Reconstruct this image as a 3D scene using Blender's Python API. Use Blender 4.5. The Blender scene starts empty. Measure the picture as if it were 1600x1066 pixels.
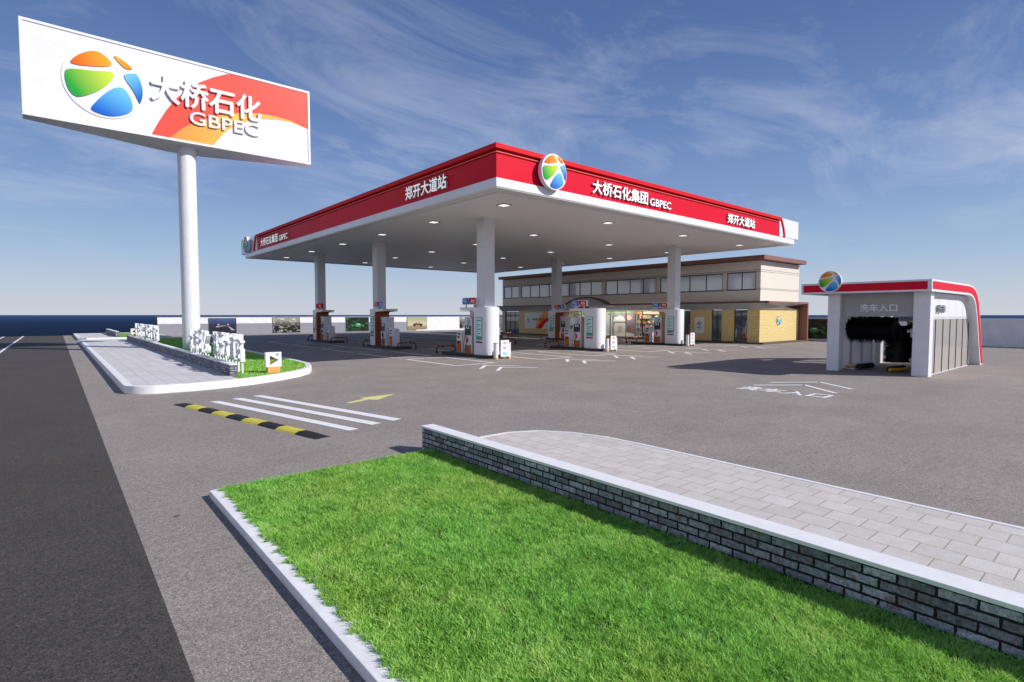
import bpy, math, random
import numpy as np
from mathutils import Matrix, Vector
random.seed(7); rng = np.random.default_rng(7)
R = math.radians
SC = bpy.context.scene
COL = SC.collection

# ------------------------------------------------------------------ materials
def mat(name, color=(.8, .8, .8), rough=.5, metal=0., spec=.5, emit=None, es=1., coat=0.):
    m = bpy.data.materials.new(name); m.use_nodes = True
    b = m.node_tree.nodes['Principled BSDF']
    b.inputs['Base Color'].default_value = (*color, 1)
    b.inputs['Roughness'].default_value = rough
    b.inputs['Metallic'].default_value = metal
    b.inputs['Specular IOR Level'].default_value = spec
    b.inputs['Coat Weight'].default_value = coat
    if emit:
        b.inputs['Emission Color'].default_value = (*emit, 1)
        b.inputs['Emission Strength'].default_value = es
    return m

class NT:
    def __init__(s, m): s.t = m.node_tree; s.b = s.t.nodes['Principled BSDF']
    def n(s, kind, **kw):
        nd = s.t.nodes.new(kind)
        for k, v in kw.items():
            if k.startswith('i_'):
                key = k[2:].replace('_', ' ')
                nd.inputs[int(key) if key.isdigit() else key].default_value = v
            else: setattr(nd, k, v)
        return nd
    def l(s, a, b): s.t.links.new(a, b)
    def coords(s, world=False):
        if world: return s.n('ShaderNodeNewGeometry').outputs['Position']
        return s.n('ShaderNodeTexCoord').outputs['Object']
    def noise(s, vec, scale, detail=4, rough=.6, dist=0.):
        nd = s.n('ShaderNodeTexNoise', i_Scale=scale, i_Detail=detail, i_Roughness=rough, i_Distortion=dist)
        s.l(vec, nd.inputs['Vector']); return nd.outputs['Fac']
    def ramp(s, fac, stops):
        nd = s.n('ShaderNodeValToRGB'); e = nd.color_ramp.elements
        while len(e) < len(stops): e.new(.5)
        for k, (p, c) in enumerate(stops):
            e[k].position = p; e[k].color = (*c, 1) if len(c) == 3 else c
        s.l(fac, nd.inputs[0]); return nd.outputs[0]
    def mix(s, a, b, fac, blend='MIX'):
        nd = s.n('ShaderNodeMix', data_type='RGBA', blend_type=blend)
        for v, i in ((fac, 0), (a, 6), (b, 7)):
            if isinstance(v, (int, float)): nd.inputs[i].default_value = v
            elif isinstance(v, tuple): nd.inputs[i].default_value = (*v, 1)
            else: s.l(v, nd.inputs[i])
        return nd.outputs[2]
    def math(s, op, a, b=None, c=None):
        nd = s.n('ShaderNodeMath', operation=op)
        for i, v in enumerate((a, b, c)):
            if v is None: continue
            if isinstance(v, (int, float)): nd.inputs[i].default_value = v
            else: s.l(v, nd.inputs[i])
        return nd.outputs[0]
    def bump(s, h, strength=.3, dist=.01):
        nd = s.n('ShaderNodeBump', i_Strength=strength, i_Distance=dist)
        s.l(h, nd.inputs['Height']); s.l(nd.outputs[0], s.b.inputs['Normal'])
    def color(s, c): s.l(c, s.b.inputs['Base Color'])

def asphalt(name, lo, hi, rough=.9, cracks=True):
    m = mat(name, hi, rough, spec=.45); N = NT(m); v = N.coords(True)
    fine = N.noise(v, 70, 3, .8); mid = N.noise(v, 18, 6, .75); big = N.noise(v, .55, 5, .6)
    c = N.ramp(fine, [(.28, tuple(x*.35 for x in lo)), (.44, lo), (.58, hi), (.72, tuple(min(1, x*1.9) for x in hi))])
    c = N.mix(c, N.ramp(mid, [(.3, (.70, .69, .68)), (.7, (1.16, 1.16, 1.15))]), .85, 'MULTIPLY')
    grit = N.n('ShaderNodeTexVoronoi', i_Scale=38.); N.l(v, grit.inputs['Vector'])
    c = N.mix(c, N.ramp(grit.outputs['Color'], [(.1, (.62, .61, .60)), (.45, (1, 1, 1)), (.85, (1.35, 1.34, 1.32))]), .55, 'MULTIPLY')
    c = N.mix(c, N.ramp(big, [(.3, (.86, .86, .87)), (.7, (1.1, 1.09, 1.08))]), .9, 'MULTIPLY')
    # stretched tyre wear
    mp = N.n('ShaderNodeMapping'); mp.inputs['Scale'].default_value = (1.1, 6, 1); mp.inputs['Rotation'].default_value = (0, 0, R(42)); N.l(v, mp.inputs[0])
    st = N.noise(mp.outputs[0], 1.0, 5, .7)
    c = N.mix(c, N.ramp(st, [(.3, (.9, .9, .9)), (.7, (1.05, 1.05, 1.05))]), .8, 'MULTIPLY')
    h = fine
    if cracks:
        w = N.n('ShaderNodeTexNoise', i_Scale=3.0, i_Detail=5); N.l(v, w.inputs['Vector'])
        add = N.n('ShaderNodeVectorMath', operation='MULTIPLY_ADD'); N.l(w.outputs['Color'], add.inputs[0]); add.inputs[1].default_value = (.55, .55, 0); N.l(v, add.inputs[2])
        vo = N.n('ShaderNodeTexVoronoi', feature='DISTANCE_TO_EDGE', i_Scale=2.9); N.l(add.outputs[0], vo.inputs['Vector'])
        line = N.math('LESS_THAN', vo.outputs['Distance'], .007)
        gate = N.math('GREATER_THAN', N.noise(v, 1.7, 5, .7), .585)
        cr = N.math('MULTIPLY', line, gate)
        c = N.mix(c, (.025, .022, .02), N.math('MULTIPLY', cr, .6))
        h = N.math('SUBTRACT', fine, N.math('MULTIPLY', cr, 1.5))
    N.color(c); N.bump(h, .55, .006)
    return m

M_APRON = asphalt('apron_asphalt', (.225, .195, .172), (.385, .340, .308))
M_ROAD = asphalt('road_asphalt', (.042, .034, .031), (.092, .077, .070), cracks=False)

def brick(name, light):
    m = mat(name, rough=.85); N = NT(m); v = N.coords(True)
    sp = N.n('ShaderNodeSeparateXYZ'); N.l(v, sp.inputs[0])
    u = N.math('ADD', sp.outputs[0], sp.outputs[1])
    cb = N.n('ShaderNodeCombineXYZ'); N.l(u, cb.inputs[0]); N.l(sp.outputs[2], cb.inputs[1])
    wob = N.n('ShaderNodeTexNoise', i_Scale=28., i_Detail=4.); N.l(v, wob.inputs['Vector'])
    ma = N.n('ShaderNodeVectorMath', operation='MULTIPLY_ADD'); N.l(wob.outputs['Color'], ma.inputs[0]); ma.inputs[1].default_value = (.024, .019, 0); N.l(cb.outputs[0], ma.inputs[2])
    bt = N.n('ShaderNodeTexBrick', offset=.5, i_Scale=1., i_Mortar_Size=.010, i_Mortar_Smooth=.2, i_Bias=0., i_Brick_Width=.232, i_Row_Height=.078)
    bt.inputs['Color1'].default_value = (.0, .0, .0, 1); bt.inputs['Color2'].default_value = (1, 1, 1, 1); bt.inputs['Mortar'].default_value = (.5, .5, .5, 1)
    N.l(ma.outputs[0], bt.inputs['Vector'])
    tone = N.ramp(bt.outputs['Color'], [(0., (.13, .135, .15)), (.35, (.22, .23, .26)), (.7, (.30, .31, .35)), (1., (.42, .43, .46))])
    n1 = N.noise(v, 30, 8, .75); n2 = N.noise(v, 9, 6, .7, .6)
    c = N.mix(tone, N.ramp(n1, [(.32, (.25, .24, .25)), (.5, (1, 1, 1)), (.68, (1.9, 1.9, 1.9))]), .9, 'MULTIPLY')
    red = N.ramp(n2, [(.57, (0, 0, 0)), (.63, (1, 1, 1))])
    c = N.mix(c, (.20, .085, .06), N.math('MULTIPLY', red, .75))
    if light: c = N.mix(c, (.75, .62, .6), .35)
    c = N.mix(c, (.006, .006, .007), bt.outputs['Fac'])
    N.color(c)
    h = N.math('SUBTRACT', N.math('MULTIPLY', n1, .25), bt.outputs['Fac'])
    N.bump(h, .9, .008)
    return m
M_BRICK = brick('grey_brick', False)

def paver(name, bw, rh, along_y=True, col=(.62, .575, .54), joint=(.36, .31, .25), ms=.0055, offset=.5):
    m = mat(name, col, .85, spec=.3); N = NT(m); v = N.coords(True)
    sp = N.n('ShaderNodeSeparateXYZ'); N.l(v, sp.inputs[0])
    cb = N.n('ShaderNodeCombineXYZ')
    N.l(sp.outputs[1 if along_y else 0], cb.inputs[0]); N.l(sp.outputs[0 if along_y else 1], cb.inputs[1])
    bt = N.n('ShaderNodeTexBrick', offset=offset, i_Scale=1., i_Mortar_Size=ms, i_Mortar_Smooth=.15, i_Bias=0., i_Brick_Width=bw, i_Row_Height=rh)
    bt.inputs['Color1'].default_value = (.92, .92, .92, 1); bt.inputs['Color2'].default_value = (1.05, 1.05, 1.05, 1)
    N.l(cb.outputs[0], bt.inputs['Vector'])
    n1 = N.noise(v, 60, 5, .7); n2 = N.noise(v, 4, 5, .6)
    c = N.mix(col, bt.outputs['Color'], .9, 'MULTIPLY')
    c = N.mix(c, N.ramp(n1, [(.3, (.82, .81, .8)), (.7, (1.14, 1.14, 1.14))]), .8, 'MULTIPLY')
    c = N.mix(c, N.ramp(n2, [(.3, (.9, .88, .86)), (.7, (1.06, 1.06, 1.07))]), .8, 'MULTIPLY')
    c = N.mix(c, joint, bt.outputs['Fac'])
    N.color(c); N.bump(N.math('SUBTRACT', N.math('MULTIPLY', n1, .15), bt.outputs['Fac']), .7, .006)
    return m
M_PAVE = paver('footpath_pavers', .362, .325)
M_PAVE2 = paver('island_pavers', .9, .42, col=(.62, .60, .595), joint=(.33, .30, .27), ms=.006)

def painted(name, col, rough=.45, var=.05, scale=3., coat=0., spec=.4, bumps=.0):
    m = mat(name, col, rough, spec=spec, coat=coat); N = NT(m); v = N.coords(True)
    n = N.noise(v, scale, 6, .65)
    c = N.mix(col, N.ramp(n, [(.3, (1-var*1.5,)*3), (.7, (1+var*.4,)*3)]), 1., 'MULTIPLY')
    N.color(c)
    r = N.math('MULTIPLY_ADD', N.noise(v, scale*4, 5, .7), .2, rough-.1); N.l(r, N.b.inputs['Roughness'])
    if bumps: N.bump(N.noise(v, 90, 3), bumps, .002)
    return m
M_WHITE = painted('white_paint', (.78, .78, .81), .42)
M_LET = mat('illuminated_letter', (.90, .90, .91), .5, spec=.2, emit=(1, 1, 1), es=.38)
M_LSIDE = mat('letter_return', (.35, .34, .35), .5)
M_WHITEM = painted('white_panel', (.79, .79, .83), .3, .03, 1.2)
M_WALLW = painted('white_render', (.78, .78, .80), .8, .09, 1.5, bumps=.2)
M_KERB = painted('kerb_white', (.83, .82, .81), .65, .09, 6., bumps=.2)
M_CAP = painted('wall_cap_white', (.83, .82, .82), .6, .05, 5., bumps=.15)
M_LINE = painted('line_paint', (.88, .88, .88), .6, .10, 22., bumps=.3)
M_YLINE = painted('yellow_line_paint', (.85, .80, .28), .6, .2, 22., bumps=.3)
M_RED = painted('red_fascia', (.70, .010, .034), .45, .04, .8, spec=.08)
M_REDD = painted('red_trim', (.70, .012, .022), .5, .04, .8, spec=.1)
M_PINK = painted('light_red_strip', (.85, .16, .14), .35)
M_GREY = painted('light_grey_metal', (.62, .62, .65), .4, .04, 1.5)
M_CLAD = painted('white_cladding', (.76, .76, .80), .25, .03, 1.2, coat=.2)
M_COLUMN = painted('column_panel', (.60, .60, .63), .35, .04, 1.5)
M_SOFFIT = painted('soffit_panel', (.78, .75, .73), .5, .03, 1.)
M_SILVER = mat('silver_soffit', (.62, .63, .67), .35, .3)
M_BROWN = painted('brown_metal', (.16, .062, .045), .4, .08)
M_BROWNL = painted('brown_roof_edge', (.26, .12, .095), .5, .06)
M_ORBR = painted('orange_brown_liner', (.40, .10, .03), .4, .08)
M_ORANGE = painted('orange_paint', (.55, .12, .018), .45, .08)
M_SIGNOR = painted('orange_sign_base', (.85, .38, .12), .5, .06)
M_GREEN = painted('green_paint', (.03, .30, .06), .5)
M_BLACK = painted('black_rubber', (.018, .018, .018), .7, .2)
M_DARK = painted('dark_grey', (.045, .05, .06), .35)
M_FRAME = mat('window_frame', (.035, .038, .045), .4)
M_BASE = painted('island_edge', (.05, .052, .055), .7, .15, 4)
M_BLUE = painted('blue_sign', (.01, .19, .72), .45, .02, spec=.1)
M_SRED = painted('red_sign', (.75, .006, .014), .45, .02, spec=.1)
M_MAROON = painted('maroon_label', (.18, .01, .03), .4)
M_YEL = painted('yellow_paint', (.72, .60, .05), .5, .15, 14.)
M_YELM = painted('yellow_machine', (.75, .42, .02), .4, .1)
M_STEEL = mat('steel', (.55, .55, .57), .3, .8)
M_TXTR = mat('red_text', (.75, .05, .04), .5); M_TXTC = mat('cyan_text', (.15, .62, .85), .5); M_TXTK = mat('black_text', (.01, .01, .01), .5)
M_TXTT = mat('teal_text', (.03, .30, .24), .5)
M_LAMP = mat('lamp_lens', (.9, .9, .9), .3, emit=(1, .98, .95), es=.85)
M_SCREEN = mat('price_screen', (.55, .82, .80), .3)
M_SCR2 = mat('pump_display', (.75, .80, .82), .3)

def glass(name, tint, rough=.04, alpha_mix=.25):
    m = mat(name, tint, rough, spec=.9, coat=.5)
    m.node_tree.nodes['Principled BSDF'].inputs['Transmission Weight'].default_value = alpha_mix
    return m
M_GLASS = glass('upper_glass', (.62, .69, .80), .08, .0)
M_GLASSD = glass('door_glass', (.10, .115, .14), .04, .2)
def thin_glass(name, col, mixf):
    m = bpy.data.materials.new(name); m.use_nodes = True; t = m.node_tree; t.nodes.clear()
    o = t.nodes.new('ShaderNodeOutputMaterial'); mx = t.nodes.new('ShaderNodeMixShader'); tr = t.nodes.new('ShaderNodeBsdfTransparent')
    g = t.nodes.new('ShaderNodeBsdfPrincipled'); g.inputs['Base Color'].default_value = (*col, 1); g.inputs['Roughness'].default_value = .12; g.inputs['Specular IOR Level'].default_value = .7
    tr.inputs[0].default_value = (.9, .9, .9, 1); mx.inputs[0].default_value = mixf
    t.links.new(tr.outputs[0], mx.inputs[1]); t.links.new(g.outputs[0], mx.inputs[2]); t.links.new(mx.outputs[0], o.inputs[0]); return m
M_TAN = thin_glass('tan_glass', (.50, .46, .42), .9)
M_CLEAR = thin_glass('shop_glass', (.5, .5, .5), .05)

def siding(name, col, step, var=.05, grain=False):
    m = mat(name, col, .6, spec=.3); N = NT(m); v = N.coords(True)
    sp = N.n('ShaderNodeSeparateXYZ'); N.l(v, sp.inputs[0])
    f = N.math('FRACT', N.math('DIVIDE', sp.outputs[2], step))
    ln = N.math('LESS_THAN', f, .045)
    mp = N.n('ShaderNodeMapping'); mp.inputs['Scale'].default_value = (2.5, 2.5, 30) ; N.l(v, mp.inputs[0])
    n = N.noise(mp.outputs[0], 1., 6, .7)
    c = N.mix(col, N.ramp(n, [(.3, (1-var*2,)*3), (.7, (1+var,)*3)]), 1., 'MULTIPLY')
    c = N.mix(c, tuple(x*.45 for x in col), N.math('MULTIPLY', ln, .8))
    N.color(c); N.bump(N.math('SUBTRACT', 1., ln), .4, .01); return m
M_WOOD = siding('yellow_timber_cladding', (.76, .58, .25), .24, .12)
M_STONE = siding('beige_stone_cladding', (.74, .68, .59), 1.45, .03)
M_PLINTH = painted('dark_stone_plinth', (.11, .09, .075), .7, .2, 3.)

# lawn surface
def lawn():
    m = mat('lawn', (.1, .22, .03), .8, spec=.2); N = NT(m); v = N.coords(True)
    a = N.noise(v, 1.6, 5, .65); b = N.noise(v, 26, 4, .7)
    c = N.ramp(a, [(.3, (.12, .26, .04)), (.5, (.20, .38, .06)), (.72, (.30, .46, .10))])
    c = N.mix(c, N.ramp(b, [(.3, (.5, .5, .5)), (.7, (1.35, 1.3, 1.2))]), .8, 'MULTIPLY')
    N.color(c); N.bump(b, 1., .03); return m
M_LAWN = lawn()
def blades():
    m = mat('grass_blade', (.12, .26, .03), .55, spec=.25); N = NT(m); v = N.coords(True)
    at = N.n('ShaderNodeAttribute', attribute_name='tone')
    a = N.noise(v, 2.2, 5, .65); big = N.noise(v, .8, 3, .5)
    f = N.math('ADD', N.math('MULTIPLY', a, .9), N.math('MULTIPLY_ADD', at.outputs['Fac'], .5, -.25))
    c = N.ramp(f, [(.18, (.15, .37, .055)), (.42, (.33, .62, .11)), (.62, (.48, .74, .17)), (.85, (.68, .80, .33))])
    c = N.mix(c, N.ramp(big, [(.35, (.88, 1.05, 1.0)), (.65, (1.08, 1., .95))]), .8, 'MULTIPLY')
    hi = N.n('ShaderNodeAttribute', attribute_name='hgt')
    N.color(c)
    tl = N.n('ShaderNodeBsdfTranslucent'); N.l(c, tl.inputs[0])
    mx = N.n('ShaderNodeMixShader'); mx.inputs[0].default_value = .38
    N.l(N.b.outputs[0], mx.inputs[1]); N.l(tl.outputs[0], mx.inputs[2])
    out = [n for n in N.t.nodes if n.type == 'OUTPUT_MATERIAL'][0]; N.l(mx.outputs[0], out.inputs[0])
    return m
M_BLADE = blades()

def gradient_mat(name, c1, c2, p0, p1):
    """two-colour printed gradient between local points p0 and p1 (unit emblem space, u right / v up)"""
    m = mat(name, c1, .45, spec=.12); N = NT(m)
    at = N.n('ShaderNodeUVMap', uv_map='emb')
    d = (p1[0]-p0[0], p1[1]-p0[1]); L = d[0]**2+d[1]**2
    sb = N.n('ShaderNodeVectorMath', operation='SUBTRACT'); N.l(at.outputs[0], sb.inputs[0]); sb.inputs[1].default_value = (p0[0], p0[1], 0)
    dt = N.n('ShaderNodeVectorMath', operation='DOT_PRODUCT'); N.l(sb.outputs[0], dt.inputs[0]); dt.inputs[1].default_value = (d[0]/L, d[1]/L, 0)
    N.color(N.ramp(dt.outputs['Value'], [(0., c1), (1., c2)])); return m

# ------------------------------------------------------------------ mesh builder
ID = Matrix.Identity(4)
def frame(facing, o=(0, 0, 0)):
    """local u right, v up, w outward for a vertical face looking toward 'W' (-X), 'S' (-Y), 'E' (+X), 'N' (+Y) or 'U' flat on the ground"""
    ax = {'W': ((0, -1, 0), (0, 0, 1), (-1, 0, 0)), 'S': ((1, 0, 0), (0, 0, 1), (0, -1, 0)),
          'E': ((0, 1, 0), (0, 0, 1), (1, 0, 0)), 'N': ((-1, 0, 0), (0, 0, 1), (0, 1, 0)),
          'U': ((1, 0, 0), (0, 1, 0), (0, 0, 1))}[facing]
    m = Matrix.Identity(4)
    for c in range(3):
        for r in range(3): m[r][c] = ax[c][r]
        m[c][3] = o[c]
    return m

class MB:
    def __init__(s, fr=ID): s.v = []; s.f = []; s.m = []; s.fr = fr; s.uv = {}
    def add(s, vs, fs, mi=0):
        k = len(s.v); s.v += [tuple(s.fr @ Vector(p)) for p in vs]
        s.f += [tuple(i+k for i in f) for f in fs]; s.m += [mi]*len(fs); return s
    def box(s, x0, x1, y0, y1, z0, z1, mi=0):
        x0, x1 = sorted((x0, x1)); y0, y1 = sorted((y0, y1)); z0, z1 = sorted((z0, z1))
        return s.add([(x, y, z) for z in (z0, z1) for y in (y0, y1) for x in (x0, x1)],
                     [(0, 2, 3, 1), (4, 5, 7, 6), (0, 1, 5, 4), (2, 6, 7, 3), (0, 4, 6, 2), (1, 3, 7, 5)], mi)
    def prism(s, poly, w0, w1, mi=0, side_mi=None, axis='w'):
        n = len(poly)
        a = sum(poly[i][0]*poly[(i+1) % n][1]-poly[(i+1) % n][0]*poly[i][1] for i in range(n))
        if a < 0: poly = poly[::-1]
        if w0 > w1: w0, w1 = w1, w0
        vs = [(p[0], p[1], w0) for p in poly]+[(p[0], p[1], w1) for p in poly]
        s.add(vs, [tuple(range(n))[::-1], tuple(range(n, 2*n))], mi)
        k = len(s.v)-2*n
        sf = [(i+k, (i+1) % n+k, (i+1) % n+n+k, i+n+k) for i in range(n)]
        s.f += sf; s.m += [mi if side_mi is None else side_mi]*n; return s
    def cyl(s, c, r, z0, z1, n=24, mi=0, r2=None):
        r2 = r if r2 is None else r2
        vs = [(c[0]+r*math.cos(2*math.pi*i/n), c[1]+r*math.sin(2*math.pi*i/n), z0) for i in range(n)] + \
             [(c[0]+r2*math.cos(2*math.pi*i/n), c[1]+r2*math.sin(2*math.pi*i/n), z1) for i in range(n)]
        return s.add(vs, [tuple(range(n))[::-1], tuple(range(n, 2*n))]+[(i, (i+1) % n, (i+1) % n+n, i+n) for i in range(n)], mi)
    def tube(s, pts, r, n=10, mi=0, mis=None):
        pts = [Vector(p) for p in pts]; rings = []
        up = Vector((0, 0, 1))
        for i, p in enumerate(pts):
            d = (pts[min(i+1, len(pts)-1)]-pts[max(i-1, 0)]).normalized()
            a = d.cross(up) if abs(d.z) < .95 else d.cross(Vector((1, 0, 0)))
            if rings and a.dot(rings[-1][0]) < 0: a = -a
            a.normalize(); b = d.cross(a).normalized(); rings.append((a, b))
        vs = []
        for p, (a, b) in zip(pts, rings):
            vs += [tuple(p+r*(a*math.cos(2*math.pi*j/n)+b*math.sin(2*math.pi*j/n))) for j in range(n)]
        for i in range(len(pts)-1):
            pass
        k0 = len(s.v)
        s.add(vs, [], mi)
        for i in range(len(pts)-1):
            for j in range(n):
                s.f.append((k0+i*n+j, k0+i*n+(j+1) % n, k0+(i+1)*n+(j+1) % n, k0+(i+1)*n+j)); s.m.append(mis[i] if mis else mi)
        s.f.append(tuple(k0+j for j in range(n))[::-1]); s.m.append(mi)
        s.f.append(tuple(k0+(len(pts)-1)*n+j for j in range(n))); s.m.append(mi)
        return s
    def build(s, name, mats, parent=None, bevel=0., smooth=False, uvs=None):
        me = bpy.data.meshes.new(name); me.from_pydata(s.v, [], s.f); 
        mats = mats if isinstance(mats, (list, tuple)) else [mats]
        for m in mats: me.materials.append(m)
        me.polygons.foreach_set('material_index', s.m)
        if smooth: me.shade_smooth() if hasattr(me, 'shade_smooth') else None
        me.update()
        o = bpy.data.objects.new(name, me); COL.objects.link(o)
        if parent: o.parent = parent
        if smooth:
            try: me.set_sharp_from_angle(angle=R(35))
            except Exception: pass
        if bevel:
            b = o.modifiers.new('bevel', 'BEVEL'); b.width = bevel; b.segments = 2; b.limit_method = 'ANGLE'; b.angle_limit = R(40)
        return o

def tag(o, label=None, cat=None, group=None, kind=None):
    if label: o['label'] = label
    if cat: o['category'] = cat
    if group: o['group'] = group
    if kind: o['kind'] = kind
    return o
def thing(name, loc, label, cat, group=None, rz=0):
    o = bpy.data.objects.new(name, None); COL.objects.link(o); o.empty_display_size = .2
    o.location = loc; o.rotation_euler = (0, 0, rz); return tag(o, label, cat, group)
CH = {}
def copy_tree(o, parent=None):
    c = o.copy(); COL.objects.link(c)
    if parent: c.parent = parent
    for ch in list(o.children): copy_tree(ch, c)
    return c

_tcache = {}
def text_mesh(body, bold):
    key = (body, bold)
    if key in _tcache: return _tcache[key]
    cu = bpy.data.curves.new('lettering', 'FONT'); cu.body = body; cu.offset = bold; cu.fill_mode = 'BOTH'; cu.extrude = .5
    cu.resolution_u = 3
    o = bpy.data.objects.new('tmp', cu); COL.objects.link(o)
    dg = bpy.context.evaluated_depsgraph_get(); me = bpy.data.meshes.new_from_object(o.evaluated_get(dg))
    vs = [tuple(v.co) for v in me.vertices]; fs = [tuple(p.vertices) for p in me.polygons]
    bpy.data.objects.remove(o); bpy.data.curves.remove(cu); bpy.data.meshes.remove(me)
    _tcache[key] = (vs, fs); return _tcache[key]
def add_text(mb, body, u0, u1, v0, v1, w0, w1, bold=.022, mi=0, shear=0.):
    cjk = any(ord(ch) > 999 for ch in body)
    d = (bold*1.0 if cjk else bold*.8)*(v1-v0); st = min(.004, abs(w1-w0)*.12)
    if bold > .015:
        for k, (a, b) in enumerate(((d, 0), (-d, 0), (0, d), (0, -d))):
            _add_text(mb, body, u0+a+d, u1+a-d, v0+b+d, v1+b-d, w0, w1-(k+1)*st/4, mi, shear)
    return _add_text(mb, body, u0+d, u1-d, v0+d, v1-d, w0, w1, mi, shear)
def _add_text(mb, body, u0, u1, v0, v1, w0, w1, mi=0, shear=0.):
    vs, fs = text_mesh(body, 0.)
    xs = [v[0] for v in vs]; ys = [v[1] for v in vs]
    a, b, c, d = min(xs), max(xs), min(ys), max(ys)
    out = []
    for x, y, z in vs:
        v = v0+(y-c)/(d-c)*(v1-v0)
        out.append((u0+(x-a)/(b-a)*(u1-u0)+shear*(v-v0), v, w0 if z < 0 else w1))
    mb.add(out, fs, mi); return mb

# the round emblem: five coloured fields on a white disc
def _emb(pts):
    return [((x-462)/257., -(y-482-.26*(x-462))/367.) for x, y in pts]
EMB = [
 _emb([(258,270),(290,215),(340,165),(400,135),(440,145),(480,190),(507,240),(515,270),(490,292),(420,302),(340,305),(275,295)]),
 _emb([(525,165),(560,170),(610,215),(645,265),(652,290),(630,308),(600,300),(570,260),(540,205)]),
 _emb([(235,350),(300,345),(400,352),(500,345),(525,360),(520,410),(490,480),(440,545),(380,600),(320,635),(280,635),(245,570),(228,470),(226,400)]),
 _emb([(590,360),(640,345),(682,352),(705,420),(718,500),(718,580),(705,680),(690,690),(670,620),(640,520),(605,440),(590,390)]),
 _emb([(365,765),(400,690),(450,605),(500,540),(550,505),(590,525),(615,580),(635,660),(640,740),(620,785),(560,820),(500,832),(440,815)])]
def smoothp(p, it=2):
    for _ in range(it):
        q = []
        for i in range(len(p)):
            a, b = p[i], p[(i+1) % len(p)]
            q += [(a[0]*.75+b[0]*.25, a[1]*.75+b[1]*.25), (a[0]*.25+b[0]*.75, a[1]*.25+b[1]*.75)]
        p = q
    return p
def clampc(p, r=.955):
    out = []
    for x, y in p:
        d = math.hypot(x, y); k = min(1, r/d) if d > 0 else 1
        out.append((x*k, y*k))
    return out
EMB = [clampc(smoothp(p)) for p in EMB]
EM = [M_WHITEM,
      gradient_mat('emblem_orange', (.84, .045, .01), (.93, .40, .03), (-.9, .3), (.15, .75)),
      gradient_mat('emblem_yellow', (.93, .46, .04), (.90, .24, .01), (.1, .8), (.7, .5)),
      gradient_mat('emblem_green', (.02, .36, .05), (.58, .74, .06), (-.75, -.25), (.1, .3)),
      gradient_mat('emblem_blue', (.20, .60, .84), (.01, .13, .56), (.45, .4), (.95, -.15)),
      gradient_mat('emblem_deep_blue', (.15, .54, .82), (.01, .12, .56), (.3, 0), (-.1, -.85))]
def emblem(name, fr, r, thick, parent, disc=True):
    mb = MB(fr); n = 64
    uv = []
    if disc:
        mb.prism([(r*math.cos(2*math.pi*i/n), r*math.sin(2*math.pi*i/n)) for i in range(n)], 0, thick, 0)
    for k, p in enumerate(EMB):
        mb.prism([(x*r, y*r) for x, y in p], thick if disc else 0, thick+.02*r+.01, k+1)
    o = mb.build(name, EM, parent, smooth=False)
    me = o.data; ul = me.uv_layers.new(name='emb'); inv = fr.inverted()
    loc = [inv @ v.co for v in me.vertices]
    for lp in me.loops:
        c = loc[lp.vertex_index]; ul.data[lp.index].uv = (c.x/r, c.y/r)
    return o

def arc(cx, cy, r, a0, a1, n=8): return [(cx+r*math.cos(R(a0+(a1-a0)*i/n)), cy+r*math.sin(R(a0+(a1-a0)*i/n))) for i in range(n+1)]
def rrect(x0, x1, y0, y1, r, n=6):
    return arc(x1-r, y0+r, r, -90, 0, n)+arc(x1-r, y1-r, r, 0, 90, n)+arc(x0+r, y1-r, r, 90, 180, n)+arc(x0+r, y0+r, r, 180, 270, n)
def offset_poly(p, d):
    """inward offset of a closed polygon (ccw)"""
    n = len(p); a = sum(p[i][0]*p[(i+1) % n][1]-p[(i+1) % n][0]*p[i][1] for i in range(n))
    if a < 0: p = p[::-1]
    out = []
    for i in range(n):
        a_, b_, c_ = Vector(p[i-1]), Vector(p[i]), Vector(p[(i+1) % n])
        d1 = (b_-a_).normalized(); d2 = (c_-b_).normalized()
        n1 = Vector((-d1.y, d1.x)); n2 = Vector((-d2.y, d2.x)); nn = (n1+n2)
        nn = nn.normalized() if nn.length > 1e-6 else n1
        k = d/max(.35, nn.dot(n1)); out.append((b_.x+nn.x*k, b_.y+nn.y*k))
    return out
def ring(mb, outer, d, z0, z1, mi=0):
    n0 = len(outer); a = sum(outer[i][0]*outer[(i+1) % n0][1]-outer[(i+1) % n0][0]*outer[i][1] for i in range(n0))
    if a < 0: outer = outer[::-1]
    inner = offset_poly(outer, d); n = len(outer)
    vs = [(x, y, z) for z in (z0, z1) for pl in (outer, inner) for x, y in pl]
    fs = []
    for i in range(n):
        j = (i+1) % n
        fs += [(i, j, 2*n+j, 2*n+i), (n+j, n+i, 3*n+i, 3*n+j), (2*n+i, 2*n+j, 3*n+j, 3*n+i), (j, i, n+i, n+j)]
    mb.add(vs, fs, mi); return inner

# ------------------------------------------------------------------ ground, road, sea
mb = MB(); mb.box(-70, 53.5, -45, 78, -.6, 0); mb.build('ground', M_APRON) ['kind'] = 'structure'
mb = MB(); mb.box(-70, .6, -45, 78.01, -.4, .004); tag(mb.build('road', M_ROAD), kind='structure')
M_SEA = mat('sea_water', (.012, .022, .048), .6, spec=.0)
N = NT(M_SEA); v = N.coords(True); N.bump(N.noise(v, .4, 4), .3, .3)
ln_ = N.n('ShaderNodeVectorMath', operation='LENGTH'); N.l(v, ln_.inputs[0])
N.color(N.ramp(N.math('DIVIDE', N.math('LOGARITHM', ln_.outputs['Value'], 10.), 4.), [(.47, (.010, .017, .036)), (.62, (.018, .034, .075)), (.85, (.045, .085, .19))]))  # brightening toward the horizon painted into the colour by distance, not reflected
mb = MB(); mb.cyl((0, 0), 9000, -3, -1.5, 96); tag(mb.build('water', M_SEA), kind='structure')

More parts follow.
